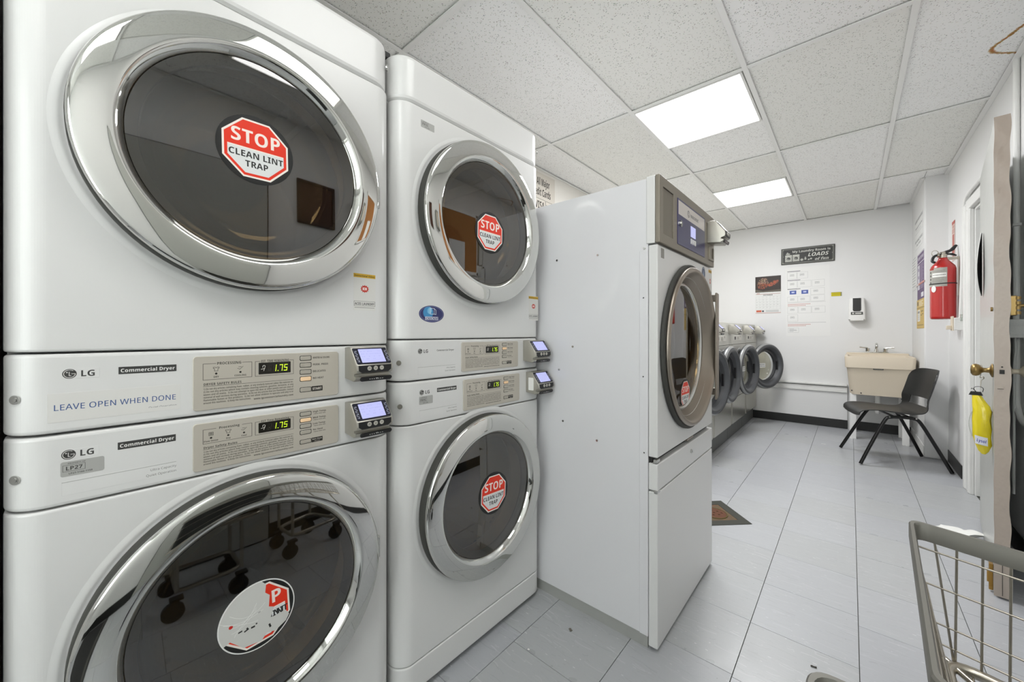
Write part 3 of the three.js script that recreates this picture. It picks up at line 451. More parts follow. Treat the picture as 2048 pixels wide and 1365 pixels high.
// ---------------------------------------------------------------- tall single dryer beside the stacks
{
  const t = thing('tall_dryer', 'tall narrow white dryer with blue control panel and grey door ring, freestanding mid-room', 'dryer', [-0.49, 0, -1.6435], Math.PI / 2), W = 0.685, cy = 1.035, cx = 0.0;
  const fp = (y0, y1, z0 = -0.032, z1 = 0) => bx(W - 0.004, y1 - y0, z1 - z0, 0, (y0 + y1) / 2, (z0 + z1) / 2, 0.004);
  mesh('body', cut(span(-W / 2 + 0.004, W / 2 - 0.004, 0.045, 1.622, -0.8, -0.033), holeZ(0.3, cx, cy, -0.62, 0)), M.sheet, t);
  mesh('front_edge', [bx(0.003, 1.33, 0.03, -W / 2 + 0.0015, 0.71, -0.047, 0.001)], M.sheet, t);
  mesh('base', span(-W / 2 + 0.008, W / 2 - 0.008, 0.0, 0.046, -0.795, -0.036), std(0xa6a7a3, 0.5, 0.1), t);
  mesh('front_panel', cut(fp(0.664, 1.391), holeZ(0.276, cx, cy, -0.2, 0.1)), M.enamel, t);
  const lp = mesh('lint_drawer', [fp(0.551, 0.643)], M.enamel, t); mesh('drawer_lock', [cyl(0.008, 0.006, 0.022, 0.606, 0.002, 'z', 20), rawBox(0.002, 0.008, 0.002, 0.022, 0.606, 0.005)], M.chromeDull, lp);
  const bp = mesh('service_panel', fp(0.014, 0.546), M.enamel, t); mesh('panel_clip', bx(0.03, 0.012, 0.012, -W / 2 + 0.014, 0.5485, -0.006, 0.002), M.chromeDull, bp); mesh('panel_clip', bx(0.03, 0.012, 0.012, -W / 2 + 0.014, 0.652, -0.008, 0.002), M.chromeDull, lp);
  mesh('recess', span(-W / 2 + 0.01, W / 2 - 0.01, 0.64, 0.668, -0.034, -0.022), M.dark, t);
  mesh('latch', bx(0.08, 0.008, 0.016, 0.03, 0.656, -0.012, 0.002), M.brushed, t);
  for (const [z, y] of [[-0.03, 1.382], [-0.21, 1.383], [-0.395, 1.386], [-0.032, 1.211], [-0.32, 1.035], [-0.033, 0.938], [-0.03, 0.675], [-0.366, 0.734], [-0.213, 0.683], [-0.385, 0.94]]) mesh('bolt', [cyl(0.0042, 0.004, -W / 2 + 0.003, y, z - 0.016, 'x', 12), cyl(0.0026, 0.006, -W / 2 + 0.003, y, z - 0.016, 'x', 6)], M.chromeDull, t);
  // control head
  const head = mesh('control_head', cut(bx(W, 0.231, 0.016, 0, 1.5115, 0.0, 0.003), rawBox(0.102, 0.162, 0.012, -0.2595, 1.5115, 0.0075)), M.taupe, t);
  mesh('head_shell', bx(W, 0.231, 0.03, 0, 1.5115, -0.0235, 0.003), M.enamel, head);
  mesh('side_plate', plate(0.098, 0.158, 0.002, 0.004), std(0x807a6f, 0.5, 0.4), head).position.set(-0.2595, 1.5115, 0.0012);
  const blue = canvasTex(720, 350, (x, w, h) => {
    x.fillStyle = '#34315f'; x.fillRect(0, 0, w, h); x.strokeStyle = '#5a5680'; x.lineWidth = 2; x.strokeRect(14, 14, w - 28, h - 28);
    x.fillStyle = '#d6d0cb'; x.fillRect(16, 14, w - 32, 106); x.strokeStyle = '#3a3a3c'; x.lineWidth = 7; x.beginPath(); x.arc(w * 0.36, 68, 24, 0, 7); x.stroke(); x.lineWidth = 5; x.beginPath(); x.arc(w * 0.36, 68, 11, 0.4, 5.4); x.stroke();
    txt(x, 'wascomat', w * 0.43, 68, 44, '#3a3a3c', 'left', 'bold', w * 0.3);
    txt(x, 'ENTER', w * 0.5, h * 0.85, 20, '#8f8cb4', 'center', 'bold'); x.strokeStyle = '#23204a'; x.lineWidth = 4; for (let i = 0; i < 3; i++) { x.beginPath(); x.moveTo(w * 0.7, h * (0.72 + i * 0.08)); x.lineTo(w * 0.93, h * (0.72 + i * 0.08)); x.stroke(); }
  });
  const pn = mesh('blue_panel', planUV(plate(0.352, 0.172, 0.003, 0.0025), 0.352, 0.172), printed(blue, 0.28), head); pn.position.set(0.008, 1.506, 0.0075);
  const lk = mesh('lock', [cyl(0.012, 0.006, -0.15, -0.007, 0.005, 'z', 24), cyl(0.0075, 0.009, -0.15, -0.007, 0.005, 'z', 16)], M.chrome, pn);
  mesh('screen', planUV(plate(0.062, 0.043, 0.001, 0.0015), 0.062, 0.043), lcdMat, pn).position.set(0.008, -0.01, 0.0024);
  for (let i = 0; i < 3; i++) mesh('key', bx(0.016, 0.021, 0.004, -0.016 + i * 0.024, -0.05, 0.0035, 0.002), i === 2 ? M.white : std(0xd5d5da, 0.4), pn);
  const rd = makeReader(t, 0.272, 1.535, std(0x20212a, 0.2)); rd.scale.set(0.95, 1.15, 1.12); rd.position.z = 0.008;
  mesh('coin_slot', [cut(bx(0.074, 0.06, 0.008, 0.288, 1.45, 0.009, 0.002), rawBox(0.03, 0.05, 0.02, 0.296, 1.455, 0.012))], M.taupe, t);
  // door: dark gasket, brushed ring, deep cone to the glass
  const door = mesh('door', latheZ([[0.262, 0.0], [0.288, 0.014], [0.2955, 0.017], [0.297, 0.022], [0.2945, 0.0275], [0.29, 0.03], [0.284, 0.0302], [0.2785, 0.027], [0.273, 0.019], [0.25, -0.018], [0.2425, -0.029]], 128), M.brushed, t); door.position.set(cx, cy, 0); door.scale.set(1.055, 1.06, 1);
  mesh('door_gasket', latheZ([[0.27, 0.0005], [0.304, 0.0005], [0.3075, 0.004], [0.307, 0.0125], [0.3015, 0.0165], [0.288, 0.017]]), M.rubber, door);
  mesh('inner_ring', latheZ([[0.2445, -0.022], [0.24, -0.0185], [0.232, -0.02], [0.227, -0.026], [0.225, -0.036]]), M.chromeDull, door);
  mesh('door_glass', latheZ([[0.2385, -0.0275], [0.15, -0.027], [0.0002, -0.0265]]), M.glass, door);
  mesh('handle', [prism([[0.25, 0.222], [0.277, 0.219], [0.28, 0.21], [0.28, -0.205], [0.272, -0.225], [0.246, -0.232]], 0.009, 0.002).translate(0.004, 0, 0.035), ...[-0.2, 0.2].map((y) => bx(0.016, 0.03, 0.034, 0.268, y, 0.017, 0.003))], M.brushed, door);
  const st = mesh('stop_sticker', disc(0.06, 0.06, 0.0008), PM.stop, door); st.position.set(0.035, -0.19, -0.0265);
  const dr = mesh('drum', latheZ([[0.236, -0.05], [0.284, -0.06], [0.286, -0.56], [0.27, -0.57], [0.0002, -0.57]], 64), M.drum, t); dr.position.set(cx, cy, 0);
  mesh('asset_label', plate(0.03, 0.034, 0.001, 0.0008), std(0x8d8b84, 0.5), t).position.set(-0.295, 1.366, -0.0002);
  mesh('oval_emblem', disc(0.026, 0.03, 0.0008), printed(canvasTex(128, 128, (x) => { x.fillStyle = '#2c3c5c'; x.fillRect(0, 0, 128, 128); x.fillStyle = '#8ea3bd'; x.beginPath(); x.moveTo(64, 22); x.lineTo(84, 92); x.lineTo(44, 92); x.fill(); x.strokeStyle = '#c9d2dc'; x.lineWidth = 5; x.beginPath(); x.arc(64, 64, 54, 0, 7); x.stroke(); }), 0.4), t).position.set(0.2, 1.352, -0.0002);
  mesh('video_sticker', planUV(plate(0.05, 0.13, 0.001, 0.0008), 0.05, 0.13), PM.video, t).position.set(0.306, 1.318, -0.0002);
}

// ---------------------------------------------------------------- row of washers along the left wall, doors ajar
{
  const names = ['fourth washer from the back wall, mostly hidden behind the tall dryer', 'third washer from the back wall, its door barely ajar', 'second washer from the back wall, its grey door slightly open', 'washer in the corner by the back wall, its grey round door standing open'];
  const zs = [-3.36, -4.045, -4.73, -5.415], swing = [10, 4, 10, 28];
  const labelTex = canvasTex(256, 110, (x, w, h) => { x.fillStyle = '#ecece8'; x.fillRect(0, 0, w, h); txt(x, 'LEAVE DOOR', w / 2, 34, 34, '#4a4f5e', 'center', 'bold', 230); txt(x, 'OPEN WHEN DONE', w / 2, 78, 30, '#4a4f5e', 'center', 'bold', 234); });
  zs.forEach((z, i) => {
    const t = thing('washer', names[i], 'washing machine', [-0.9, 0, z], Math.PI / 2, 'washers along the left wall'), W = 0.68, cy = 0.7;
    mesh('plinth', bx(W, 0.155, 0.7, 0, 0.0775, -0.39, 0.004), std(0x5e605e, 0.55, 0.1), t);
    mesh('body', cut(span(-W / 2 + 0.002, W / 2 - 0.002, 0.158, 1.18, -0.72, -0.05), holeZ(0.215, 0, cy, -0.5, 0)), M.platinum, t);
    mesh('front_panel', cut(planSolid(W, 0.06, 0.03, 0.42, 0.968), holeZ(0.2, 0, cy, -0.2, 0.1)), M.platinum, t);
    mesh('lower_panel', planSolid(W, 0.06, 0.03, 0.16, 0.416), M.steelPanel, t);
    const cs = mesh('console', prism([[0, 0.972], [0, 1.10], [-0.02, 1.19], [-0.1, 1.2], [-0.1, 0.972]], W, 0.004).rotateY(-Math.PI / 2), M.platinum, t);
    mesh('display_screen', bx(0.06, 0.03, 0.004, -0.2, 1.035, 0.001, 0.001), M.black, cs); mesh('button', bx(0.07, 0.03, 0.004, -0.06, 1.035, 0.001, 0.001), M.reader, cs); mesh('button', bx(0.03, 0.02, 0.004, 0.04, 1.05, 0.001, 0.001), M.reader, cs);
    mesh('console_plate', bx(0.4, 0.055, 0.003, -0.09, 1.035, -0.0002, 0.001), std(0xd2d0c8, 0.5), cs);
    const gs = mesh('door_gasket', latheZ([[0.2, -0.02], [0.205, 0.006], [0.198, 0.012], [0.188, 0.0], [0.175, -0.05], [0.17, -0.09]], 64), M.rubber, t); gs.position.y = cy;
    mesh('opening_trim', latheZ([[0.2, 0.0], [0.212, 0.006], [0.224, 0.004], [0.23, -0.001]], 64), M.doorGreyLight, t).position.y = cy;
    const dr = mesh('drum', latheZ([[0.185, -0.06], [0.213, -0.08], [0.213, -0.46], [0.0002, -0.47]], 48), M.drum, t); dr.position.y = cy;
    const rd = makeReader(t, 0.25, 1.12); rd.scale.set(1.05, 1.15, 1.5);
    // the door turns about a hinge on its near side
    const door = mesh('door', latheZ([[0.168, 0.02], [0.25, 0.02], [0.262, 0.026], [0.266, 0.036], [0.263, 0.05], [0.252, 0.062], [0.235, 0.068], [0.222, 0.066], [0.212, 0.058], [0.2, 0.04]], 72).translate(0.27, 0, 0), M.doorGrey, t);
    door.position.set(-0.27, cy, 0.0); door.rotation.y = -THREE.MathUtils.degToRad(swing[i]);
    mesh('door_edge', latheZ([[0.262, 0.0365], [0.2655, 0.044], [0.261, 0.0535], [0.251, 0.0635]], 72).translate(0.2702, 0, 0.0006), M.doorGreyLight, door);
    mesh('recess', latheZ([[0.2, 0.042], [0.192, 0.024], [0.18, 0.004], [0.168, -0.006]], 64).translate(0.27, 0, 0), std(0x3e3f41, 0.5), door);
    mesh('door_glass', latheZ([[0.168, -0.03], [0.162, -0.05], [0.14, -0.075], [0.08, -0.085], [0.0002, -0.087]], 48).translate(0.27, 0, 0), M.bowlClear, door);
    mesh('handle', [bx(0.012, 0.1, 0.03, 0.27 + 0.1885, 0, 0.022, 0.003)], M.black, door);
    const s = mesh('paper_label', planUV(plate(0.13, 0.052, 0.002, 0.0008), 0.13, 0.052), printed(labelTex, 0.6), door); s.position.set(0.27 - 0.03, 0.005, -0.003); mesh('door_pane', latheZ([[0.172, -0.005], [0.1, -0.0043], [0.0002, -0.0038]], 48).translate(0.27, 0, 0), M.clear, door);
    mesh('hinge', bx(0.02, 0.12, 0.03, 0.0, 0, 0.014, 0.003), M.doorGrey, door);
  });
}

// ---------------------------------------------------------------- utility sink in the back corner
{
  const t = thing('utility_sink', 'cream plastic utility sink with chrome faucet in the back corner behind the chair', 'sink', [0.21, 0, -5.48]);
  const rg = (x0, x1, z0, z1, y, r = 0.03) => rectRing(x0, x1, z0, z1, y, r);
  mesh('tub', loft([rg(-0.215, 0.2, -0.24, 0.215, 0.462, 0.05), rg(-0.238, 0.238, -0.27, 0.258, 0.72), rg(-0.242, 0.242, -0.275, 0.262, 0.735), rg(-0.252, 0.252, -0.29, 0.276, 0.738), rg(-0.256, 0.256, -0.292, 0.28, 0.84), rg(-0.254, 0.254, -0.29, 0.278, 0.852), rg(-0.232, 0.232, -0.19, 0.256, 0.852), rg(-0.226, 0.226, -0.185, 0.25, 0.842), rg(-0.2, 0.19, -0.17, 0.2, 0.49, 0.05)], true, true), M.cream, t);
  mesh('back_deck', bx(0.49, 0.03, 0.09, 0, 0.857, -0.243, 0.008), M.cream, t);
  mesh('maker_label', planUV(plate(0.075, 0.018, 0.003, 0.001), 0.075, 0.018), printed(canvasTex(256, 60, (x, w, h) => { x.fillStyle = '#4c4a46'; x.fillRect(0, 0, w, h); x.fillStyle = '#cfcbc2'; for (let i = 0; i < 9; i++) x.fillRect(24 + i * 24, 22, 13, 17); }), 0.5), t).position.set(-0.005, 0.733, 0.2655);
  for (const [sx, sz] of [[-1, 1], [1, 1], [-1, -1], [1, -1]]) mesh('leg', [bx(0.05, 0.47, 0.01, sx * 0.19, 0.235, sz * 0.19 + 0.004, 0.003), bx(0.01, 0.47, 0.04, sx * 0.21, 0.235, sz * 0.17, 0.003), cyl(0.017, 0.02, sx * 0.2, 0.01, sz * 0.185)], M.white, t);
  for (const [x, z] of [[-0.2, 0.21], [-0.13, 0.214], [0.16, 0.214]]) mesh('bolt', cyl(0.006, 0.004, x, 0.5 - (x > 0 ? 0.03 : 0) - (x > -0.15 ? 0.02 : 0), 0.224, 'z', 10), M.dark, t);
  const f = mesh('faucet', [bx(0.19, 0.014, 0.055, 0, 0.879, -0.245, 0.006), tube([[0, 0.88, -0.245], [0, 0.93, -0.245], [0, 0.962, -0.235], [0, 0.972, -0.205], [0, 0.955, -0.17], [0, 0.94, -0.165]], 0.011, 24, 12), cyl(0.02, 0.03, 0, 0.9, -0.245, 'y', 24, 0.014)], M.chrome, t);
  for (const s of [-1, 1]) mesh('handle', [cyl(0.018, 0.036, s * 0.07, 0.903, -0.245, 'y', 20, 0.02), bar([s * 0.07, 0.925, -0.245], [s * 0.135, 0.932, -0.225], 0.007)], M.chrome, f);
  mesh('drain_pipe', tube([[0, 0.47, 0], [0, 0.3, 0], [0.0, 0.26, -0.05], [0, 0.3, -0.12], [0, 0.33, -0.3]], 0.02, 24, 12), M.white, t);
}
// ---------------------------------------------------------------- black stacking chair
{
  const t = thing('stacking_chair', 'black plastic stacking chair on splayed black legs, facing the washers', 'chair', [0.262, 0, -4.608], -1.307);
  const prof = new THREE.CatmullRomCurve3([[0.0, 0.385, 0.268], [0, 0.412, 0.262], [0, 0.43, 0.235], [0, 0.438, 0.15], [0, 0.43, 0.03], [0, 0.424, -0.06], [0, 0.433, -0.12], [0, 0.475, -0.165], [0, 0.56, -0.197], [0, 0.67, -0.228], [0, 0.79, -0.258]].map((p) => V(...p)));
  const arc = prof.getSpacedPoints(200);
  const pt = (v) => { const k = Math.min(199.999, v * 200), i = Math.floor(k); return arc[i].clone().lerp(arc[i + 1], k - i); };
  const shell = thickGrid((u, v) => {
    const s = u * 2 - 1, p = pt(v), back = THREE.MathUtils.smoothstep(v, 0.5, 0.72);
    let half = THREE.MathUtils.lerp(0.222, 0.215, v); if (v > 0.9) half *= Math.sqrt(Math.max(0, 1 - Math.pow((v - 0.9) / 0.1, 2) * 0.16)); if (v < 0.12) half *= 1 - 0.12 * Math.pow((0.12 - v) / 0.12, 2);
    const edge = Math.pow(Math.abs(s), 3.2);
    return V(s * half, p.y + edge * 0.016 * (1 - back) - (v > 0.9 ? Math.pow(Math.abs(s), 6) * 0.03 * (v - 0.9) / 0.1 : 0), p.z + back * edge * 0.042 + back * 0.012 * (s * s));
  }, 44, 72, 0.006, (u, v) => !(v > 0.618 && v < 0.70 && Math.abs(u - 0.5) < 0.33));
  mesh('seat_shell', shell, M.chairShell, t);
  for (const s of [-1, 1]) {
    mesh('leg', tube([[s * 0.254, 0.008, 0.276], [s * 0.225, 0.2, 0.19], [s * 0.2, 0.375, 0.105], [s * 0.196, 0.4, 0.07], [s * 0.196, 0.405, 0.02]], 0.0125, 40, 10), M.chairLeg, t);
    mesh('leg', tube([[s * 0.229, 0.008, -0.276], [s * 0.212, 0.2, -0.19], [s * 0.2, 0.37, -0.108], [s * 0.196, 0.4, -0.07], [s * 0.196, 0.405, -0.02]], 0.0125, 40, 10), M.chairLeg, t);
    mesh('side_rail', bar([s * 0.196, 0.405, -0.03], [s * 0.196, 0.405, 0.03], 0.0125), M.chairLeg, t);
    for (const z of [-0.08, 0.08]) mesh('rivet', cyl(0.006, 0.004, s * 0.21, 0.404, z, 'x', 10), M.chromeDull, t);
  }
  for (const z of [-0.05, 0.05]) mesh('cross_bar', bar([-0.196, 0.407, z], [0.196, 0.407, z], 0.009), M.chairLeg, t);
}

// ---------------------------------------------------------------- things on the back wall
function onBack(name, label, cat, x0, x1, y0, y1, tex, d = 0.0012, z = ZB, tilt = 0) {
  const m = mesh(numbered(name), rawBox(x1 - x0, y1 - y0, d), printed(tex, 0.75), scene); m.position.set((x0 + x1) / 2, (y0 + y1) / 2, z + d / 2 + 0.0004); m.rotation.z = tilt; return tag(m, label, cat);
}
{
  const art = canvasTex(1024, 400, (x, w, h) => {
    x.fillStyle = '#20211d'; x.fillRect(0, 0, w, h); x.strokeStyle = '#7c7d75'; x.lineWidth = 14; x.strokeRect(16, 16, w - 32, h - 32); x.lineWidth = 3; x.strokeRect(36, 36, w - 72, h - 72);
    x.fillStyle = '#85867e'; for (const [a, b] of [[30, 30], [w - 30, 30], [30, h - 30], [w - 30, h - 30], [w - 26, h / 2], [26, h / 2]]) { x.beginPath(); x.arc(a, b, 15, 0, 7); x.fill(); }
    txt(x, 'My Laundry Room is', 585, 92, 78, '#c9c9c2', 'center', 'bold', 740); txt(x, 'LOADS', 715, 200, 124, '#d2d2cb', 'center', 'bold', 470, 'italic');
    x.font = 'italic bold 88px serif'; x.fillStyle = '#c9c9c2'; x.fillText('of fun', 790, 320);
    for (const px of [72, 224]) { x.fillStyle = '#a9aaa2'; x.fillRect(px, 168, 140, 176); x.fillStyle = '#c6c6bf'; x.fillRect(px + 6, 174, 128, 26); x.fillStyle = '#3b3c37'; x.beginPath(); x.arc(px + 70, 264, 46, 0, 7); x.fill(); x.strokeStyle = '#d4d4cc'; x.lineWidth = 7; x.stroke(); x.beginPath(); x.arc(px + 66, 270, 20, 0.2, 4); x.stroke(); }
    x.fillStyle = '#a9aaa2'; x.beginPath(); x.ellipse(130, 140, 46, 20, 0, 0, 7); x.fill(); x.beginPath(); x.arc(120, 112, 18, 0, 7); x.fill();
    for (const [a, b, r] of [[410, 314, 30], [480, 300, 22], [480, 262, 16], [545, 322, 18], [590, 306, 22]]) { x.beginPath(); x.arc(a, b, r, 0, 7); x.fill(); }
  });
  const t = thing('laundry_sign', 'black plaque reading My Laundry Room is LOADS of fun, high on the back wall', 'sign', [-0.39, 2.023, ZB + 0.008]); t.rotation.z = -0.012;
  mesh('board', bx(0.51, 0.195, 0.012, 0, 0, 0, 0.003), std(0x3a3b36, 0.6), t); mesh('print', planUV(plate(0.5, 0.186, 0.002, 0.001), 0.5, 0.186), printed(art, 0.5), t).position.z = 0.0058;
  for (const s of [-1, 1]) mesh('nail', cyl(0.004, 0.006, s * 0.24, 0, 0.008, 'z', 8), M.dark, t);
}
{
  const pic = canvasTex(360, 260, (x, w, h) => {
    x.fillStyle = '#2c211b'; x.fillRect(0, 0, w, h);
    for (let i = 0; i < 900; i++) { const a = R(0, 6.3), q = Math.sqrt(rnd()), k = rnd() < 0.6, px = k ? w * 0.3 + Math.cos(a) * q * 78 - Math.sin(a) * q * 14 : w * 0.7 + Math.cos(a) * q * 76, py = k ? h * 0.46 + Math.sin(a) * q * 90 : h * 0.46 + Math.sin(a) * q * 34 - Math.cos(a) * q * 34, pale = k && py < h * 0.46; x.fillStyle = `rgba(${Math.round(R(150, 230))},${Math.round(pale ? R(120, 180) : R(66, 120))},${Math.round(pale ? R(100, 150) : R(40, 80))},${R(0.1, 0.4)})`; x.beginPath(); x.ellipse(px, py, R(3, 13), R(2, 7), a, 0, 7); x.fill(); }
    x.fillStyle = '#5b554a'; x.beginPath(); x.moveTo(0, h * 0.8); x.lineTo(w * 0.3, h * 0.92); x.lineTo(w, h * 0.86); x.lineTo(w, h); x.lineTo(0, h); x.fill();
  });
  const grid = canvasTex(360, 340, (x, w, h) => {
    x.fillStyle = '#dedfdd'; x.fillRect(0, 0, w, h); x.fillStyle = '#9c5a4a'; x.fillRect(8, 26, w - 16, 5); txt(x, '2024', 20, 14, 20, '#a04a38', 'left', 'bold'); txt(x, 'DECEMBER', w / 2, 46, 26, '#3c3c3c', 'center', 'bold');
    x.strokeStyle = '#c3c4c2'; x.lineWidth = 2; for (let i = 0; i <= 7; i++) { x.beginPath(); x.moveTo(8 + i * 49, 66); x.lineTo(8 + i * 49, 272); x.stroke(); } for (let i = 0; i <= 5; i++) { x.beginPath(); x.moveTo(8, 66 + i * 41); x.lineTo(352, 66 + i * 41); x.stroke(); }
    for (let i = 0; i < 31; i++) txt(x, String(i + 1), 14 + ((i + 2) % 7) * 49, 78 + Math.floor((i + 2) / 7) * 41, 15, '#8c8d8b');
    x.fillStyle = '#c25a3c'; x.fillRect(14, 288, 74, 30); x.fillStyle = '#43464d'; x.fillRect(96, 292, 28, 24); x.fillStyle = '#8f9090'; for (let i = 0; i < 3; i++) x.fillRect(150, 290 + i * 11, 180, 4); x.fillStyle = '#b4695a'; x.fillRect(0, 330, w, 5);
  });
  const t = thing('wall_calendar', 'wall calendar with an orange and brown food picture above its month sheet', 'calendar', [-0.785, 1.57, ZB + 0.0015]);
  mesh('picture', rawBox(0.272, 0.2, 0.002, 0, 0.136, 0), printed(pic, 0.5), t); mesh('month_sheet', rawBox(0.272, 0.268, 0.0024, 0, -0.1, 0.0003), printed(grid, 0.7), t); mesh('staple', [rawBox(0.012, 0.002, 0.003, -0.05, 0.035, 0.001), rawBox(0.012, 0.002, 0.003, 0.05, 0.035, 0.001)], M.chromeDull, t);
}
const instr = canvasTex(620, 1200, (x, w, h) => {
  x.fillStyle = '#e6e6e4'; x.fillRect(0, 0, w, h); const box = (a, b, c, d) => { x.strokeStyle = '#b9bab8'; x.lineWidth = 3; x.strokeRect(a, b, c, d); x.fillStyle = '#b1b2b1'; x.fillRect(a + 40, b + 30, 60, 34); x.fillStyle = '#e6e6e4'; x.fillRect(a + 46, b + 36, 48, 22); x.fillStyle = '#8d8e8e'; x.fillRect(a + 52, b + 42, 36, 6); };
  x.fillStyle = '#4c4e52'; for (const y of [60, 216, 372]) x.fillRect(26, y, 190, 9);
  box(26, 86, 140, 110); box(170, 86, 150, 110); box(26, 240, 140, 120); box(176, 240, 190, 110); box(380, 240, 170, 110); box(26, 510, 150, 90); box(176, 510, 170, 90); box(360, 380, 190, 110); box(360, 500, 190, 100);
  for (const a of [60, 230]) { x.fillStyle = '#5061a4'; x.fillRect(a, 402, 96, 66); x.fillStyle = '#c3cae8'; x.fillRect(a + 26, 420, 44, 26); }
  x.fillStyle = '#a9aaa9'; x.fillRect(26, 612, 540, 4); x.fillRect(26, 962, 540, 5);
  x.fillStyle = '#b65a4c'; for (const [y, l] of [[640, 310], [664, 250], [992, 330], [1016, 250]]) for (let i = 0; i < l; i += 22) x.fillRect(30 + i, y, 17, 8);
  box(26, 690, 150, 110); box(186, 690, 180, 110); box(376, 690, 180, 110); box(26, 826, 150, 116); x.strokeRect(36, 1056, 150, 80); x.fillStyle = '#9b9c9c'; for (let i = 0; i < 4; i++) x.fillRect(52, 1072 + i * 14, R(50, 110), 5);
});
onBack('instruction_sheet', 'large white sheet of small machine instructions and boxes below the black plaque', 'poster', -0.6, -0.18, 1.05, 1.885, instr, 0.0012, ZB, 0.006);
onBack('yellow_notice', 'small yellow strip label right of the instruction sheet', 'label', -0.168, -0.075, 1.513, 1.558, canvasTex(256, 120, (x, w, h) => { x.fillStyle = '#c9bb22'; x.fillRect(0, 0, w, h); x.fillStyle = '#7c7318'; x.fillRect(0, 0, w, 10); for (let i = 0; i < 11; i++) x.fillRect(22 + i * 20, 52, 14, 12); x.fillStyle = '#8b8b60'; x.fillRect(226, 0, 30, h); }), 0.003);
{
  const t = thing('soap_dispenser', 'white wall soap dispenser with a dark window, above the sink', 'dispenser', [0.053, 1.35, ZB]);
  mesh('housing', loft([rectRing(-0.067, 0.067, 0, 0.07, -0.122, 0.012), rectRing(-0.072, 0.072, 0, 0.095, -0.11, 0.02), rectRing(-0.07, 0.07, 0, 0.1, -0.02, 0.02), rectRing(-0.063, 0.063, 0, 0.075, 0.12, 0.02), rectRing(-0.056, 0.056, 0, 0.06, 0.13, 0.018)], true, true), M.white, t);
  mesh('window', prism([[-0.034, 0.125], [0.034, 0.125], [0.034, -0.01], [0.026, -0.022], [-0.026, -0.022], [-0.034, -0.01]], 0.01, 0.002).rotateX(-0.16).translate(0, 0, 0.0985), M.dark, t);
  mesh('badge', planUV(plate(0.1, 0.03, 0.003, 0.003), 0.1, 0.03), printed(canvasTex(256, 80, (x, w, h) => { x.fillStyle = '#3a3a38'; x.fillRect(0, 0, w, h); x.fillStyle = '#d8d8d2'; x.beginPath(); x.arc(48, 40, 22, 0, 7); x.fill(); x.fillRect(92, 26, 130, 30); }), 0.4), t).position.set(0, -0.045, 0.098);
  mesh('push_lever', bx(0.11, 0.018, 0.03, 0, -0.118, 0.08, 0.005), M.white, t);
}
// ---------------------------------------------------------------- notices on the chase in the back right corner
function onChase(name, label, cat, z0, z1, y0, y1, tex, d = 0.001) {   // z0 far, z1 near
  const m = mesh(numbered(name), rawBox(z1 - z0, y1 - y0, d), printed(tex, 0.7), scene); m.rotation.y = -Math.PI / 2; m.position.set(0.485 - d / 2 - 0.0004, (y0 + y1) / 2, (z0 + z1) / 2); return tag(m, label, cat);
}
const lines = (n, head) => canvasTex(400, 400, (x, w, h) => { x.fillStyle = '#e4e4e2'; x.fillRect(0, 0, w, h); if (head) { txt(x, 'LAUNDRY ROOM HOURS', w / 2, 40, 46, '#55575a', 'center', 'bold', 370); txt(x, '7:00 AM TO 11:00 PM', w / 2, 130, 34, '#5d5f62', 'center', 'bold', 350); x.fillStyle = '#b1b2b1'; x.fillRect(30, 200, 340, 4); x.fillRect(90, 166, 220, 5); txt(x, 'ANY DAMAGE PLEASE', w / 2, 300, 44, '#55575a', 'center', 'bold', 360); txt(x, 'CALL OFFICE', w / 2, 352, 36, '#55575a', 'center', 'bold', 240); } else { x.fillStyle = '#9a9b9b'; for (let i = 0; i < n; i++) x.fillRect(24 + (i === 0 ? 60 : 0), 26 + i * 360 / n, i === 0 ? 230 : R(250, 350), 6); } });
onChase('hours_notice', 'white notice with bold lines, topmost paper on the wall beside the fire extinguisher', 'notice', -5.55, -5.0, 1.9, 2.2, lines(0, true));
onChase('text_notice', 'pale sheet of fine print left of the purple poster', 'notice', -5.77, -5.42, 1.52, 1.86, lines(11, false));
onChase('purple_poster', 'purple poster above the yellow one, left of the fire extinguisher', 'poster', -5.36, -4.915, 1.4, 1.83, canvasTex(400, 600, (x, w, h) => { x.fillStyle = '#6c5a78'; x.fillRect(0, 0, w, h); x.strokeStyle = '#e0dfe2'; x.lineWidth = 8; x.strokeRect(8, 8, w - 16, 120); txt(x, 'HOW TO PAY', w / 2, 66, 54, '#dedbe2', 'center', 'bold', 340); x.fillStyle = '#d6d4da'; x.fillRect(30, 150, 110, 320); x.fillStyle = '#8f86a0'; x.fillRect(56, 190, 56, 40); x.fillRect(56, 290, 56, 40); x.fillStyle = '#a99ab2'; for (let i = 0; i < 16; i++) x.fillRect(170, 156 + i * 20, R(140, 200), 7); x.fillStyle = '#d6d4da'; x.fillRect(230, 520, 140, 56); x.fillStyle = '#c8a29a'; x.fillRect(140, 400, 260, 12); }));
onChase('yellow_poster', 'yellow ochre poster hanging lowest, directly under the purple poster', 'poster', -5.4, -4.915, 1.13, 1.4, canvasTex(400, 300, (x, w, h) => { x.fillStyle = '#cdb06a'; x.fillRect(0, 0, w, h); x.fillStyle = '#6d6044'; x.fillRect(30, 20, 60, 40); x.fillRect(0, 86, w, 5); x.fillStyle = '#efe6cf'; for (let i = 0; i < 4; i++) x.fillRect(130, 18 + i * 15, R(150, 240), 6); x.fillStyle = '#e8e6df'; x.fillRect(40, 106, 150, 120); x.fillStyle = '#9a9a96'; x.fillRect(56, 120, 110, 24); for (let i = 0; i < 5; i++) x.fillRect(56, 156 + i * 13, 100, 4); x.fillStyle = '#8e7a4c'; x.fillRect(240, 120, 110, 12); x.fillRect(220, 160, 70, 10); x.fillRect(300, 150, 60, 10); x.fillRect(30, 262, 330, 7); }));
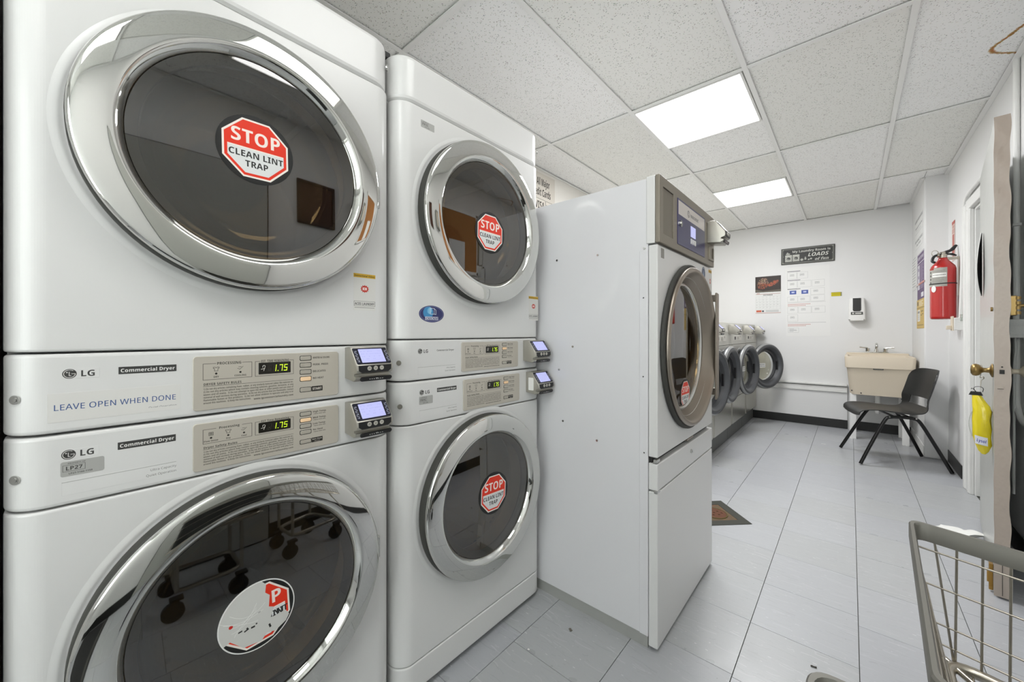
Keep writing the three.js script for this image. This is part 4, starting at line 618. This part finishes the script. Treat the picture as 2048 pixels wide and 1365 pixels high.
onChase('tape_strip', 'strip of red and white tape across the purple poster', 'tape', -5.44, -4.9, 1.535, 1.552, canvasTex(128, 16, (x, w, h) => { x.fillStyle = '#d8d0cc'; x.fillRect(0, 0, w, h); x.fillStyle = '#c98f86'; x.fillRect(44, 0, 84, h); }), 0.004);
// ---------------------------------------------------------------- fire extinguisher and its sign on the right wall
{
  const t = thing('fire_extinguisher', 'red fire extinguisher with black lever and silver label, hung on the right wall', 'fire extinguisher', [0.541, 1.195, -4.47]);
  const r = 0.07; mesh('tank', lathe([[0.0002, 0.006], [r - 0.012, 0], [r - 0.002, 0.006], [r, 0.02], [r, 0.39], [r - 0.006, 0.414], [r - 0.026, 0.442], [0.032, 0.456], [0.026, 0.468], [0.026, 0.478], [0.0002, 0.478]], 48), M.red, t);
  const lab = canvasTex(320, 400, (x, w, h) => { x.fillStyle = '#a8a79f'; x.fillRect(0, 0, w, h); x.fillStyle = '#a03a30'; x.fillRect(0, 0, 120, 40); x.fillStyle = '#6d6d68'; for (let i = 0; i < 18; i++) x.fillRect(90, 60 + i * 17, R(120, 200), 5); x.fillStyle = '#4c4c48'; for (let i = 0; i < 4; i++) { x.beginPath(); x.arc(46, 90 + i * 74, 22, 0, 7); x.fill(); } x.fillStyle = '#e9e9e4'; x.fillRect(90, 110, 220, 88); txt(x, 'EXTINGUISHER', 200, 154, 30, '#2c2c2a', 'center', 'bold', 200); });
  const lg = new THREE.CylinderGeometry(r + 0.0008, r + 0.0008, 0.145, 24, 1, true, -1.5, 1.7); lg.translate(0, 0.325, 0); mesh('label', lg, printed(lab, 0.4), t);
  mesh('strap', latheRing(r, 0.275, 0.007), M.dark, t);
  mesh('seal', disc(0.016, 0.026, 0.001).rotateY(-0.85).translate(-0.054, 0.235, 0.046), M.paper, t);
  mesh('valve', [cyl(0.022, 0.03, 0, 0.49, 0), cyl(0.014, 0.03, 0, 0.51, 0), cyl(0.018, 0.012, -0.026, 0.5, 0.012, 'x', 20)], M.nickel, t);
  mesh('lever', [prism([[-0.02, 0.52], [0.05, 0.545], [0.085, 0.58], [0.095, 0.572], [0.07, 0.535], [0.02, 0.51]], 0.02, 0.003), prism([[-0.02, 0.512], [0.06, 0.515], [0.09, 0.5], [0.088, 0.492], [0.05, 0.502], [-0.02, 0.5]], 0.018, 0.003)].map((g) => g.rotateY(0.6)), M.black, t);
  mesh('pull_ring', new THREE.TorusGeometry(0.022, 0.0022, 8, 28).rotateY(0.5).translate(-0.045, 0.515, 0.03), M.nickel, t);
  mesh('hose', tube([[-0.02, 0.505, 0.012], [-0.05, 0.49, 0.03], [-0.062, 0.455, 0.045], [-0.05, 0.44, 0.055]], 0.009, 20, 10), M.black, t);
  mesh('bracket', [bx(0.06, 0.02, 0.03, 0.052, 0.47, 0, 0.003), bx(0.006, 0.3, 0.04, 0.08, 0.33, 0, 0.001)], M.nickel, t);
}
function latheRing(r, y, h) { return lathe([[r, y - h / 2], [r + 0.003, y - h / 2], [r + 0.003, y + h / 2], [r, y + h / 2]], 40); }
{
  const m = mesh('arrow_sign', rawBox(0.11, 0.32, 0.0015), printed(canvasTex(120, 360, (x, w, h) => { x.fillStyle = '#d9c4bb'; x.fillRect(0, 0, w, h); x.fillStyle = '#b05a50'; x.fillRect(0, 0, w, 30); txt(x, 'FIRE', w / 2, 52, 34, '#a8463c', 'center', 'bold', 100); for (let i = 0; i < 4; i++) x.fillRect(14, 74 + i * 10, 92, 4); x.fillStyle = '#b0564c'; x.fillRect(30, 120, 60, 150); x.beginPath(); x.moveTo(6, 262); x.lineTo(114, 262); x.lineTo(60, 340); x.fill(); }), 0.6), scene);
  m.rotation.y = -Math.PI / 2; m.position.set(XR - 0.002, 1.83, -4.68); tag(m, 'narrow red and white fire arrow sign above the extinguisher', 'sign');
}
{
  const t = thing('outlet_box', 'white surface outlet box with conduit running up beside the doorway', 'outlet', [XR, 1.155, -4.32]);
  mesh('box', bx(0.052, 0.092, 0.08, -0.026, 0, 0, 0.004), M.trim, t); mesh('cover', bx(0.008, 0.108, 0.07, -0.056, 0.004, -0.002, 0.002), M.cream, t);
  mesh('plug', [bx(0.026, 0.03, 0.03, -0.073, -0.026, 0.0, 0.004)], M.cream, t);
  mesh('conduit', tube([[-0.016, 0.04, 0.01], [-0.015, 0.3, 0.05], [-0.015, 0.6, 0.11], [-0.015, 0.8, 0.13], [-0.015, 0.86, 0.15], [-0.015, 0.89, 0.22], [-0.015, 0.895, 0.4], [-0.015, 0.895, 0.86]], 0.011, 80, 10, false, 0.2), M.trim, t);
  mesh('outlet_adapter', [bx(0.03, 0.05, 0.02, -0.01, 0.045, 0.055, 0.003), ...[0, 1, 2].map((i) => bx(0.045, 0.004, 0.025, -0.006, 0.025 + i * 0.02, 0.075, 0.001))], M.clear, t);
}

// ---------------------------------------------------------------- open door folded back along the right wall
{
  const t = new THREE.Group(); t.name = 'door_1'; t.userData.kind = 'structure'; t.position.set(0.577, 0, -3.43); t.rotation.y = Math.atan2(-0.938, -0.1135); scene.add(t);
  const Wd = 0.935, Td = 0.04;                                  // local x along the leaf, +z is the face towards the dryers
  mesh('door_leaf', wallUV(bx(Wd - 0.003, 1.965, Td - 0.002, Wd / 2 - 0.0015, 0.993, 0, 0.003), 1), M.doorPaint, t);
  mesh('door_edge', thickGrid((u, v) => { const n = Math.sin(v * 37) * 0.0006 + Math.sin(v * 83 + u * 5) * 0.0005; return V(Wd + n, 0.008 + v * 1.97, Td / 2 + 0.0008 + n * 1.2 - u * (Td + 0.0016 - n * 2)); }, 6, 160, 0.002), M.edgePaint, t);
  mesh('latch_hole', [rawBox(0.001, 0.017, 0.013, Wd + 0.0025, 0.93, 0), cyl(0.003, 0.001, Wd + 0.0025, 0.95, 0, 'x', 12)], M.dark, t);
  mesh('bottom_crack', [rawBox(0.001, 0.19, 0.0016, Wd + 0.0022, 0.11, -0.001), rawBox(0.001, 0.0016, 0.016, Wd + 0.0022, 0.86, 0.004)], M.dark, t);
  const knob = (s, mat) => mesh('knob', latheZ([[0.028, 0], [0.029, 0.003], [0.02, 0.007], [0.0105, 0.01], [0.0095, 0.024], [0.013, 0.03], [0.0235, 0.037], [0.0265, 0.046], [0.0245, 0.055], [0.016, 0.0605], [0.0002, 0.062]], 40).rotateY(s > 0 ? 0 : Math.PI).translate(Wd - 0.065, 0.93, s * Td / 2), mat, t);
  knob(1, M.brassOld); knob(-1, M.paintedKnob);
  mesh('rim_lock', [bx(0.06, 0.08, 0.018, Wd - 0.032, 1.2, -Td / 2 - 0.009, 0.003), ...[0, 1, 2, 3].map((i) => cyl(0.0085, 0.012, Wd - 0.008, 1.17 + i * 0.02, -Td / 2 - 0.02, 'y', 16))], M.brassOld, t);
  mesh('thumb_turn', [bar([Wd - 0.04, 1.2, -Td / 2 - 0.02], [Wd - 0.04, 1.2, -Td / 2 - 0.045], 0.007), bx(0.012, 0.03, 0.01, Wd - 0.04, 1.2, -Td / 2 - 0.047, 0.003)], M.brassOld, t);
  mesh('kick_stop', [prism([[-0.012, 0.115], [0.014, 0.115], [0.014, 0.1], [0.006, 0.075], [0.006, 0.05], [0.013, 0.02], [0.01, 0.005], [-0.006, 0.005], [-0.012, 0.05]], 0.012, 0.002).translate(Wd - 0.05, 0.004, Td / 2 + 0.006), cyl(0.004, 0.004, Wd - 0.049, 0.108, Td / 2 + 0.009, 'z', 10), bx(0.008, 0.055, 0.012, Wd - 0.049, 0.065, Td / 2 + 0.011, 0.002)], M.brass, t);
  mesh('keyhole_cover', [cyl(0.009, 0.006, Wd - 0.07, 1.19, Td / 2 + 0.003, 'z', 18)], M.brassOld, t);
  for (const y of [0.25, 1.0, 1.75]) mesh('hinge', cyl(0.008, 0.09, -0.002, y, -Td / 2 - 0.004), M.trim, t);
}
{
  const a = Math.atan2(-0.938, -0.1135), t = thing('posted_sheet', 'narrow white sheet with a black back, curling off the open door', 'paper', [0.577 - 0.121 * 0.26 - 0.993 * 0.0215, 1.285, -3.43 + 0.992 * 0.26 - 0.12 * 0.0215], a);
  const curl = (lift) => (u, v) => { const k = Math.sin(Math.PI * (0.03 + 0.94 * Math.pow(v, 0.8))); return V(u * (0.02 + 0.1 * k), v * 0.33, lift + 0.002 + 0.02 * u * u * k); };
  mesh('sheet', thickGrid(curl(0.0014), 14, 24, 0.002), M.paper, t); mesh('backing', thickGrid(curl(-0.0004), 14, 24, 0.0010), M.black, t);
}
{
  const t = thing('wipes_packet', 'crumpled yellow packet hanging by a binder clip from the brass door knob', 'packet', [0.425, 0.565, -2.6], -0.3);
  const ring = (y, w, d, ox, oz = 0) => Array.from({ length: 28 }, (_, i) => { const a = i / 28 * 6.2832, n = 1 + 0.06 * Math.sin(a * 5 + y * 60) + 0.05 * Math.sin(a * 3 - y * 90); return V(ox + Math.sign(Math.cos(a)) * Math.pow(Math.abs(Math.cos(a)), 0.8) * w * n, y, oz + Math.sin(a) * d * n); });
  mesh('packet', loft([ring(0.0, 0.0049, 0.003, 0.008), ring(0.014, 0.0148, 0.008, 0.008), ring(0.04, 0.0230, 0.014, 0.006), ring(0.075, 0.0262, 0.02, 0.004), ring(0.11, 0.0271, 0.024, 0.003), ring(0.15, 0.0271, 0.022, 0.002), ring(0.185, 0.0271, 0.02, 0.004), ring(0.208, 0.0238, 0.016, 0.001), ring(0.235, 0.0172, 0.011, -0.008), ring(0.258, 0.0115, 0.004, -0.014)], true, true), phys(0xe2cf12, 0.3, 0, { clearcoat: 0.6, clearcoatRoughness: 0.2 }), t);
  const lb = thickGrid((u, v) => V(-0.014 + 0.036 * u, 0.045 + 0.036 * v - 0.006 * u, 0.0175 + 0.004 * Math.sin(u * 3.14) + v * 0.004), 8, 3, 0.0008);
  mesh('front_label', lb, printed(canvasTex(200, 128, (x, w, h) => { x.fillStyle = '#dfe0ea'; x.fillRect(0, 0, w, h); txt(x, 'Lysol', w / 2, h * 0.52, 66, '#3b459b', 'center', 'bold', 150, 'italic'); }), 0.4), t);
  mesh('clear_flap', thickGrid((u, v) => V(-0.024 - 0.01 * Math.sin(v * 3.1), 0.07 + 0.11 * v, -0.012 + 0.02 * u), 6, 8, 0.0008), M.clear, t);
  mesh('binder_clip', [prism([[-0.02, 0], [0.02, 0], [0.014, 0.016], [-0.014, 0.016]], 0.012, 0.001).translate(-0.014, 0.252, 0), tube([[-0.014, 0.268, 0.006], [-0.018, 0.285, 0.01], [-0.004, 0.292, 0.012], [0.008, 0.285, 0.01], [0.006, 0.268, 0.006]], 0.0011, 20, 6), tube([[-0.014, 0.268, -0.006], [-0.026, 0.28, -0.012], [-0.03, 0.276, -0.02]], 0.0011, 14, 6)], M.black, t);
  mesh('wire_hook', tube([[0.0, 0.288, 0.008], [0.002, 0.318, 0.004], [0.008, 0.326, 0.0], [0.006, 0.335, -0.004], [-0.002, 0.33, 0.0], [0.0, 0.345, 0.002], [0.004, 0.374, 0.004], [0.0, 0.386, -0.002], [-0.003, 0.378, -0.01]], 0.0014, 60, 6), M.nickel, t);
}
// wall pipes and box standing in the shade behind the open door
{
  const t = thing('wall_conduit', 'painted conduit pipe with a square junction box, on the wall behind the open door', 'conduit', [XR - 0.012, 0, -3.06]);
  mesh('pipe', [bar([0, 1.14, 0], [0, CH, 0], 0.0115, 14)], M.trim, t); mesh('junction_box', bx(0.05, 0.09, 0.1, -0.014, 1.11, 0.03, 0.004), M.trim, t);
  mesh('lower_pipe', tube([[0, 1.07, 0], [0, 0.85, 0], [0, 0.74, 0.01], [0, 0.68, 0.06], [0, 0.66, 0.14], [0, 0.655, 0.6]], 0.012, 50, 12, false, 0.3), M.trim, t);
  mesh('cable', tube([[-0.01, 1.07, 0.03], [-0.012, 1.0, 0.05], [-0.012, 0.9, 0.03], [-0.012, 0.3, 0.02]], 0.005, 40, 8), M.trim, t); mesh('pipe_strap', [bx(0.03, 0.014, 0.04, -0.001, 1.62, 0, 0.003)], M.trim, t);
}
// ---------------------------------------------------------------- wire laundry carts
function offsetQuad(q, d) {                                     // inset of a corner list by d
  const n = q.length; return q.map((p, i) => { const a = q[(i + n - 1) % n], b = q[(i + 1) % n], u = [p[0] - a[0], p[1] - a[1]], v = [b[0] - p[0], b[1] - p[1]], lu = Math.hypot(...u), lv = Math.hypot(...v), nu = [-u[1] / lu, u[0] / lu], nv = [-v[1] / lv, v[0] / lv], k = d / (1 + nu[0] * nv[0] + nu[1] * nv[1]); return [p[0] + (nu[0] + nv[0]) * k, p[1] + (nu[1] + nv[1]) * k]; });
}
function roundLoop(q, y, r, m = 6) {
  const out = [], n = q.length; q.forEach((p, i) => { const a = q[(i + n - 1) % n], b = q[(i + 1) % n], A = V(a[0] - p[0], 0, a[1] - p[1]).normalize(), B = V(b[0] - p[0], 0, b[1] - p[1]).normalize(), P = V(p[0], y, p[1]); const s = P.clone().addScaledVector(A, r), e = P.clone().addScaledVector(B, r); for (let k = 0; k <= m; k++) { const w = k / m; out.push(s.clone().multiplyScalar((1 - w) * (1 - w)).addScaledVector(P, 2 * w * (1 - w)).addScaledVector(e, w * w)); } }); return out;
}
const lerp2 = (a, b, t) => [a[0] + (b[0] - a[0]) * t, a[1] + (b[1] - a[1]) * t];
function makeCart(label, rim, bot, yr, yb, o) {
  const c = [0, 1].map((k) => rim.reduce((s, p) => s + p[k], 0) / 4), rel = (q) => q.map(([x, z]) => [x - c[0], z - c[1]]), q = rel(rim), b = rel(bot);
  const t = thing('laundry_cart', label, 'cart', [c[0], 0, c[1]]);
  const h = 0.034, rr = 0.022, L = (d, y) => roundLoop(offsetQuad(q, d), y, rr + 0.001);
  mesh('rim', loft([L(0.001, yr - h), L(-0.003, yr - h + 0.004), L(-0.003, yr - 0.003), L(-0.001, yr), L(0.004, yr), L(0.006, yr - 0.004), L(0.006, yr - h), L(0.001, yr - h)]), M.rim, t);
  const bl = roundLoop(b, yb, 0.05).map((p) => [p.x, p.y, p.z]); mesh('bottom_frame', tube(bl, 0.0095, 140, 10, true, 0.1), M.nickel, t);
  const V3 = (p, y) => [p[0], y, p[1]];
  for (let s = 0; s < 4; s++) {
    const a = q[s], e = q[(s + 1) % 4], ab = b[s], eb = b[(s + 1) % 4], len = Math.hypot(e[0] - a[0], e[1] - a[1]), n = Math.max(3, Math.round(len / o.pitch));
    if (!o.liner) for (let i = 1; i < n; i++) { const p = lerp2(a, e, i / n), d = [eb[0] - ab[0], eb[1] - ab[1]], k = ((p[0] - ab[0]) * d[0] + (p[1] - ab[1]) * d[1]) / (d[0] * d[0] + d[1] * d[1]); mesh('wire', bar(V3(p, yr - 0.012), V3(lerp2(ab, eb, Math.min(0.97, Math.max(0.03, k))), yb), 0.002, 6), M.nickel, t); }
    for (const y of o.levels) { const f = (yr - y) / (yr - yb); mesh('wire', bar(V3(lerp2(a, ab, f), y), V3(lerp2(e, eb, f), y), 0.0019, 6), M.nickel, t); }
    const d = 0.03, p = [b[s][0] * 0.62, b[s][1] * 0.62]; mesh('post', [bar(V3(p, yb), V3(p, 0.13), 0.009, 10), bar(V3(p, yb), V3(b[s], yb), 0.006, 8)], M.nickel, t);
    mesh('caster', [cyl(0.042, 0.024, p[0], 0.043, p[1] + d * 0.4, 'x', 24), bx(0.04, 0.012, 0.05, p[0], 0.1, p[1], 0.003), bx(0.004, 0.07, 0.03, p[0] + 0.018, 0.07, p[1] + 0.006, 0.001), bx(0.004, 0.07, 0.03, p[0] - 0.018, 0.07, p[1] + 0.006, 0.001)], M.caster, t);
  }
  mesh('base_frame', tube(roundLoop(b.map(([x, z]) => [x * 0.62, z * 0.62]), 0.13, 0.05).map((p) => [p.x, p.y, p.z]), 0.01, 120, 10, true, 0.1), M.nickel, t);
  if (!o.liner) for (let i = 1; i < 12; i++) mesh('wire', bar(V3(lerp2(b[0], b[1], i / 12), yb - 0.004), V3(lerp2(b[3], b[2], i / 12), yb - 0.004), 0.0019, 6), M.nickel, t);
  if (!o.liner) for (let i = 1; i < 8; i++) mesh('wire', bar(V3(lerp2(b[0], b[3], i / 8), yb - 0.0005), V3(lerp2(b[1], b[2], i / 8), yb - 0.0005), 0.0019, 6), M.nickel, t);
  if (o.liner) { const k = (qq, d, y) => roundLoop(offsetQuad(qq, d), y, 0.024); mesh('liner', loft([k(b, 0.012, yb + 0.01), k(q, 0.009, yr - 0.02), k(q, 0.012, yr - 0.02), k(b, 0.015, yb + 0.013)], true, true), std(0x2b2b29, 0.85), t); }
  return t;
}
makeCart('wire laundry cart with a flat grey rim, in front of the open door', [[0.094, -1.157], [0.56, -1.012], [0.5, -0.63], [0.071, -0.634]], [[0.138, -1.128], [0.54, -1.005], [0.48, -0.665], [0.135, -0.675]], 0.7, 0.45, { pitch: 0.0335, levels: [0.649, 0.582, 0.512, 0.475] });
makeCart('laundry cart with dark liner and rounded grey rim, nearest the camera', [[-0.034, -0.568], [0.44, -0.568], [0.44, -0.1], [-0.05, -0.1]], [[0.0, -0.535], [0.41, -0.535], [0.41, -0.13], [-0.02, -0.13]], 0.7, 0.4, { pitch: 0.033, levels: [0.6, 0.5], liner: true });

// ---------------------------------------------------------------- floor drain, litter, small things
{
  const t = thing('floor_drain', 'rusty square floor drain in a dark frame, beside the tall dryer', 'drain', [-0.63, 0, -2.549], 0.0);
  const rust = canvasTex(256, 256, (x, w, h2) => { x.fillStyle = '#5c4d3a'; x.fillRect(0, 0, w, h2); for (let i = 0; i < 1500; i++) { x.fillStyle = `rgba(${Math.round(R(80, 150))},${Math.round(R(62, 100))},${Math.round(R(40, 76))},${R(0.15, 0.5)})`; x.beginPath(); x.arc(R(0, w), R(0, h2), R(1, 5), 0, 7); x.fill(); } });
  const q = [[0, -0.214], [0.21, 0.004], [0.0, 0.214], [-0.21, 0]], lp = (d, y) => offsetQuad(q, -d).map(([a, b]) => V(a, y, b));
  mesh('frame', loft([lp(0, 0.0004), lp(0, 0.003), lp(-0.05, 0.003), lp(-0.052, 0.0004), lp(0, 0.0004)]), std(0x35362f, 0.75), t);
  mesh('pan', loft([lp(-0.0355, 0.0006), lp(-0.12, 0.0008)], true, false), printed(rust, 0.9), t).geometry = (() => { const g = lp(-0.05, 0.0009), s = new THREE.Shape(g.map((p) => new THREE.Vector2(p.x, -p.z))); const e = new THREE.ExtrudeGeometry(s, { depth: 0.0006, bevelEnabled: false }).rotateX(-Math.PI / 2).translate(0, 0.0004, 0), p = e.attributes.position, uv = e.attributes.uv; for (let i = 0; i < p.count; i++) uv.setXY(i, p.getX(i) * 3, p.getZ(i) * 3); return e; })();
  const gr = cut(cyl(0.066, 0.003, 0.012, 0.0026, 0.0, 'y', 40), ...[[0, 0], [0.03, 0.01], [-0.028, 0.012], [0.006, 0.034], [0.01, -0.03], [-0.02, -0.022], [0.036, -0.022], [-0.034, 0.038]].map(([a, b]) => cyl(0.0065, 0.02, 0.012 + a, 0.0026, b, 'y', 10)));
  mesh('grate', gr, std(0x5f3c2b, 0.95), t); mesh('grate_ring', new THREE.TorusGeometry(0.07, 0.004, 8, 40).rotateX(Math.PI / 2).translate(0.012, 0.002, 0.0), std(0x57491f, 0.8), t);
}
{
  const p = mesh('crumpled_paper', thickGrid((u, v) => V((u - 0.5) * 0.17 + 0.01 * Math.sin(v * 7), 0.006 + 0.016 * Math.abs(Math.sin(u * 6.1 + v * 3.7)) * (0.4 + u) + 0.02 * u * u, (v - 0.5) * 0.22 + 0.014 * Math.sin(u * 9)), 22, 22, 0.0008), M.paper, scene);
  p.position.set(0.405, 0, -3.1); p.rotation.y = -0.5; tag(p, 'crumpled white paper on the floor beside the open door', 'paper');
}
const flecks = [['tiny white paper scrap on the floor left of the chair', -0.198, -4.837, 0.035, 0.012, 0xe8e8e4], ['dark bit of litter on the floor in front of the tall dryer', -0.09, -1.59, 0.016, 0.006, 0x3c3a34], ['small white scrap on the floor at the foot of the second stack', -0.83, -1.03, 0.007, 0.005, 0xf2f2ee], ['brown crumb on the floor beside the tall dryer base', -0.77, -1.2, 0.013, 0.009, 0x6a655c], ['small black crumb on the floor between the stacks and tall dryer', -0.6, -0.99, 0.006, 0.006, 0x33322e]];
for (const [label, x, z, a, b, c] of flecks) { const m = mesh(numbered('litter'), thickGrid((u, v) => V((u - 0.5) * a, 0.0016 + 0.0018 * Math.sin(u * 5 + v * 3) ** 2, (v - 0.5) * b), 4, 4, 0.001), std(c, 0.8), scene); m.position.set(x, 0, z); m.rotation.y = R(-0.5, 0.5); tag(m, label, 'litter'); }
{
  const m = mesh('card_sign', rawBox(0.5, 0.42, 0.0015), printed(canvasTex(500, 420, (x, w, h) => { x.fillStyle = '#dcd6cc'; x.fillRect(0, 0, w, h); txt(x, 'All Major', w - 78, 74, 82, '#2b2722', 'right', 'bold', 178); txt(x, 'Credit Cards', w - 62, 160, 82, '#2b2722', 'right', 'bold', 262); x.strokeStyle = '#6c675f'; x.lineWidth = 3; x.strokeRect(w - 300, 216, 160, 104); txt(x, 'VISA', w - 150, 268, 84, '#2b2722', 'right', 'bold', 126); x.beginPath(); for (const [a, b] of [[-132, 218], [-14, 218], [-14, 296], [-74, 326], [-132, 296]]) x.lineTo(w + a, b); x.closePath(); x.stroke(); txt(x, 'DISCOVER', w - 73, 258, 32, '#2b2722', 'center', 'bold', 108); txt(x, 'DEBIT', w - 200, 372, 50, '#2b2722', 'center', 'bold', 110); }), 0.7), scene);
  m.rotation.y = Math.PI / 2; m.position.set(XL + 0.0015, 2.205, -2.505); tag(m, 'white card payment sign high on the left wall behind the tall dryer', 'sign');
}
{
  const t = thing('black_cable', 'black cable lying along the top of the second stack at its left corner', 'cable', [-1.1, L2.top - 0.001, -0.64]);
  mesh('cable', tube([[0.03, 0.011, 0.02], [0.0, 0.011, 0.0], [-0.06, 0.011, -0.02], [-0.2, 0.011, -0.05], [-0.4, 0.011, -0.04]], 0.011, 40, 10), M.black, t); mesh('plug', bx(0.03, 0.02, 0.03, 0.045, 0.011, 0.025, 0.004), M.black, t);
}
// ---------------------------------------------------------------- what the chrome doors mirror from outside the frame
{
  const t = thing('cork_board', 'brown cork notice board in a white frame on the right wall', 'notice board', [XR, 1.8, -1.98]);
  const cork = canvasTex(512, 384, (x, w, h) => { x.fillStyle = '#a8713f'; x.fillRect(0, 0, w, h); for (let i = 0; i < 5000; i++) { x.fillStyle = `rgba(${Math.round(R(110, 200))},${Math.round(R(70, 130))},${Math.round(R(36, 76))},${R(0.15, 0.5)})`; x.fillRect(R(0, w), R(0, h), R(1, 5), R(1, 4)); } });
  mesh('cork', rawBox(0.014, 0.6, 0.6, -0.008, 0, 0), printed(cork, 0.95), t);
  mesh('frame', [bx(0.022, 0.03, 0.64, -0.011, 0.305, 0), bx(0.022, 0.03, 0.64, -0.011, -0.305, 0), bx(0.022, 0.64, 0.03, -0.011, 0, 0.305), bx(0.022, 0.64, 0.03, -0.011, 0, -0.305)], M.white, t);
  const s = mesh(numbered('pinned_sheet'), rawBox(0.0015, 0.28, 0.216), M.paper, scene); s.position.set(XR - 0.0165, 1.66, -1.98); tag(s, 'white sheet pinned low on the cork board', 'paper');
}
{
  const t = thing('floor_mat', 'black rubber floor mat behind the camera, mirrored in the lowest chrome ring', 'mat', [0.12, 0, 0.62]);
  mesh('mat', bx(0.95, 0.008, 0.75, 0, 0.0041, 0, 0.003), std(0x141414, 0.85), t);
  mesh('border', [bx(0.95, 0.004, 0.03, 0, 0.0095, 0.35, 0.0015), bx(0.95, 0.004, 0.03, 0, 0.0095, -0.35, 0.0015)], M.rubber, t);
}
{
  const t = thing('wall_box', 'small grey box on the right wall nearer than the cork board', 'wall box', [XR, 1.86, -1.47]);
  mesh('box', bx(0.08, 0.2, 0.14, -0.04, 0, 0, 0.008), M.greyPaint, t); mesh('cover_plate', bx(0.006, 0.15, 0.1, -0.082, 0, 0, 0.002), M.taupe, t);
}
{
  const t = thing('framed_board', 'dark brown framed board on the right wall, nearest the camera', 'picture', [XR, 1.86, -1.08]);
  mesh('board', rawBox(0.01, 0.3, 0.26, -0.006, 0, 0), std(0x4a2c1c, 0.6), t); mesh('frame', [bx(0.02, 0.02, 0.28, -0.01, 0.155, 0), bx(0.02, 0.02, 0.28, -0.01, -0.155, 0), bx(0.02, 0.33, 0.02, -0.01, 0, 0.135), bx(0.02, 0.33, 0.02, -0.01, 0, -0.135)], std(0x3a2418, 0.5), t);
  const d = struct('door_2', bx(0.03, 1.98, 0.74, XR - 0.018, 1.0, -0.36, 0.004), M.doorPaint); mesh('reveal', [span(XR - 0.012, XR - 0.001, 0.0, 2.0, -0.742, -0.735), span(XR - 0.012, XR - 0.001, 0.0, 2.0, 0.015, 0.022), span(XR - 0.012, XR - 0.001, 1.993, 2.0, -0.735, 0.015)], M.dark, d);
}
renderer.render(scene, camera);
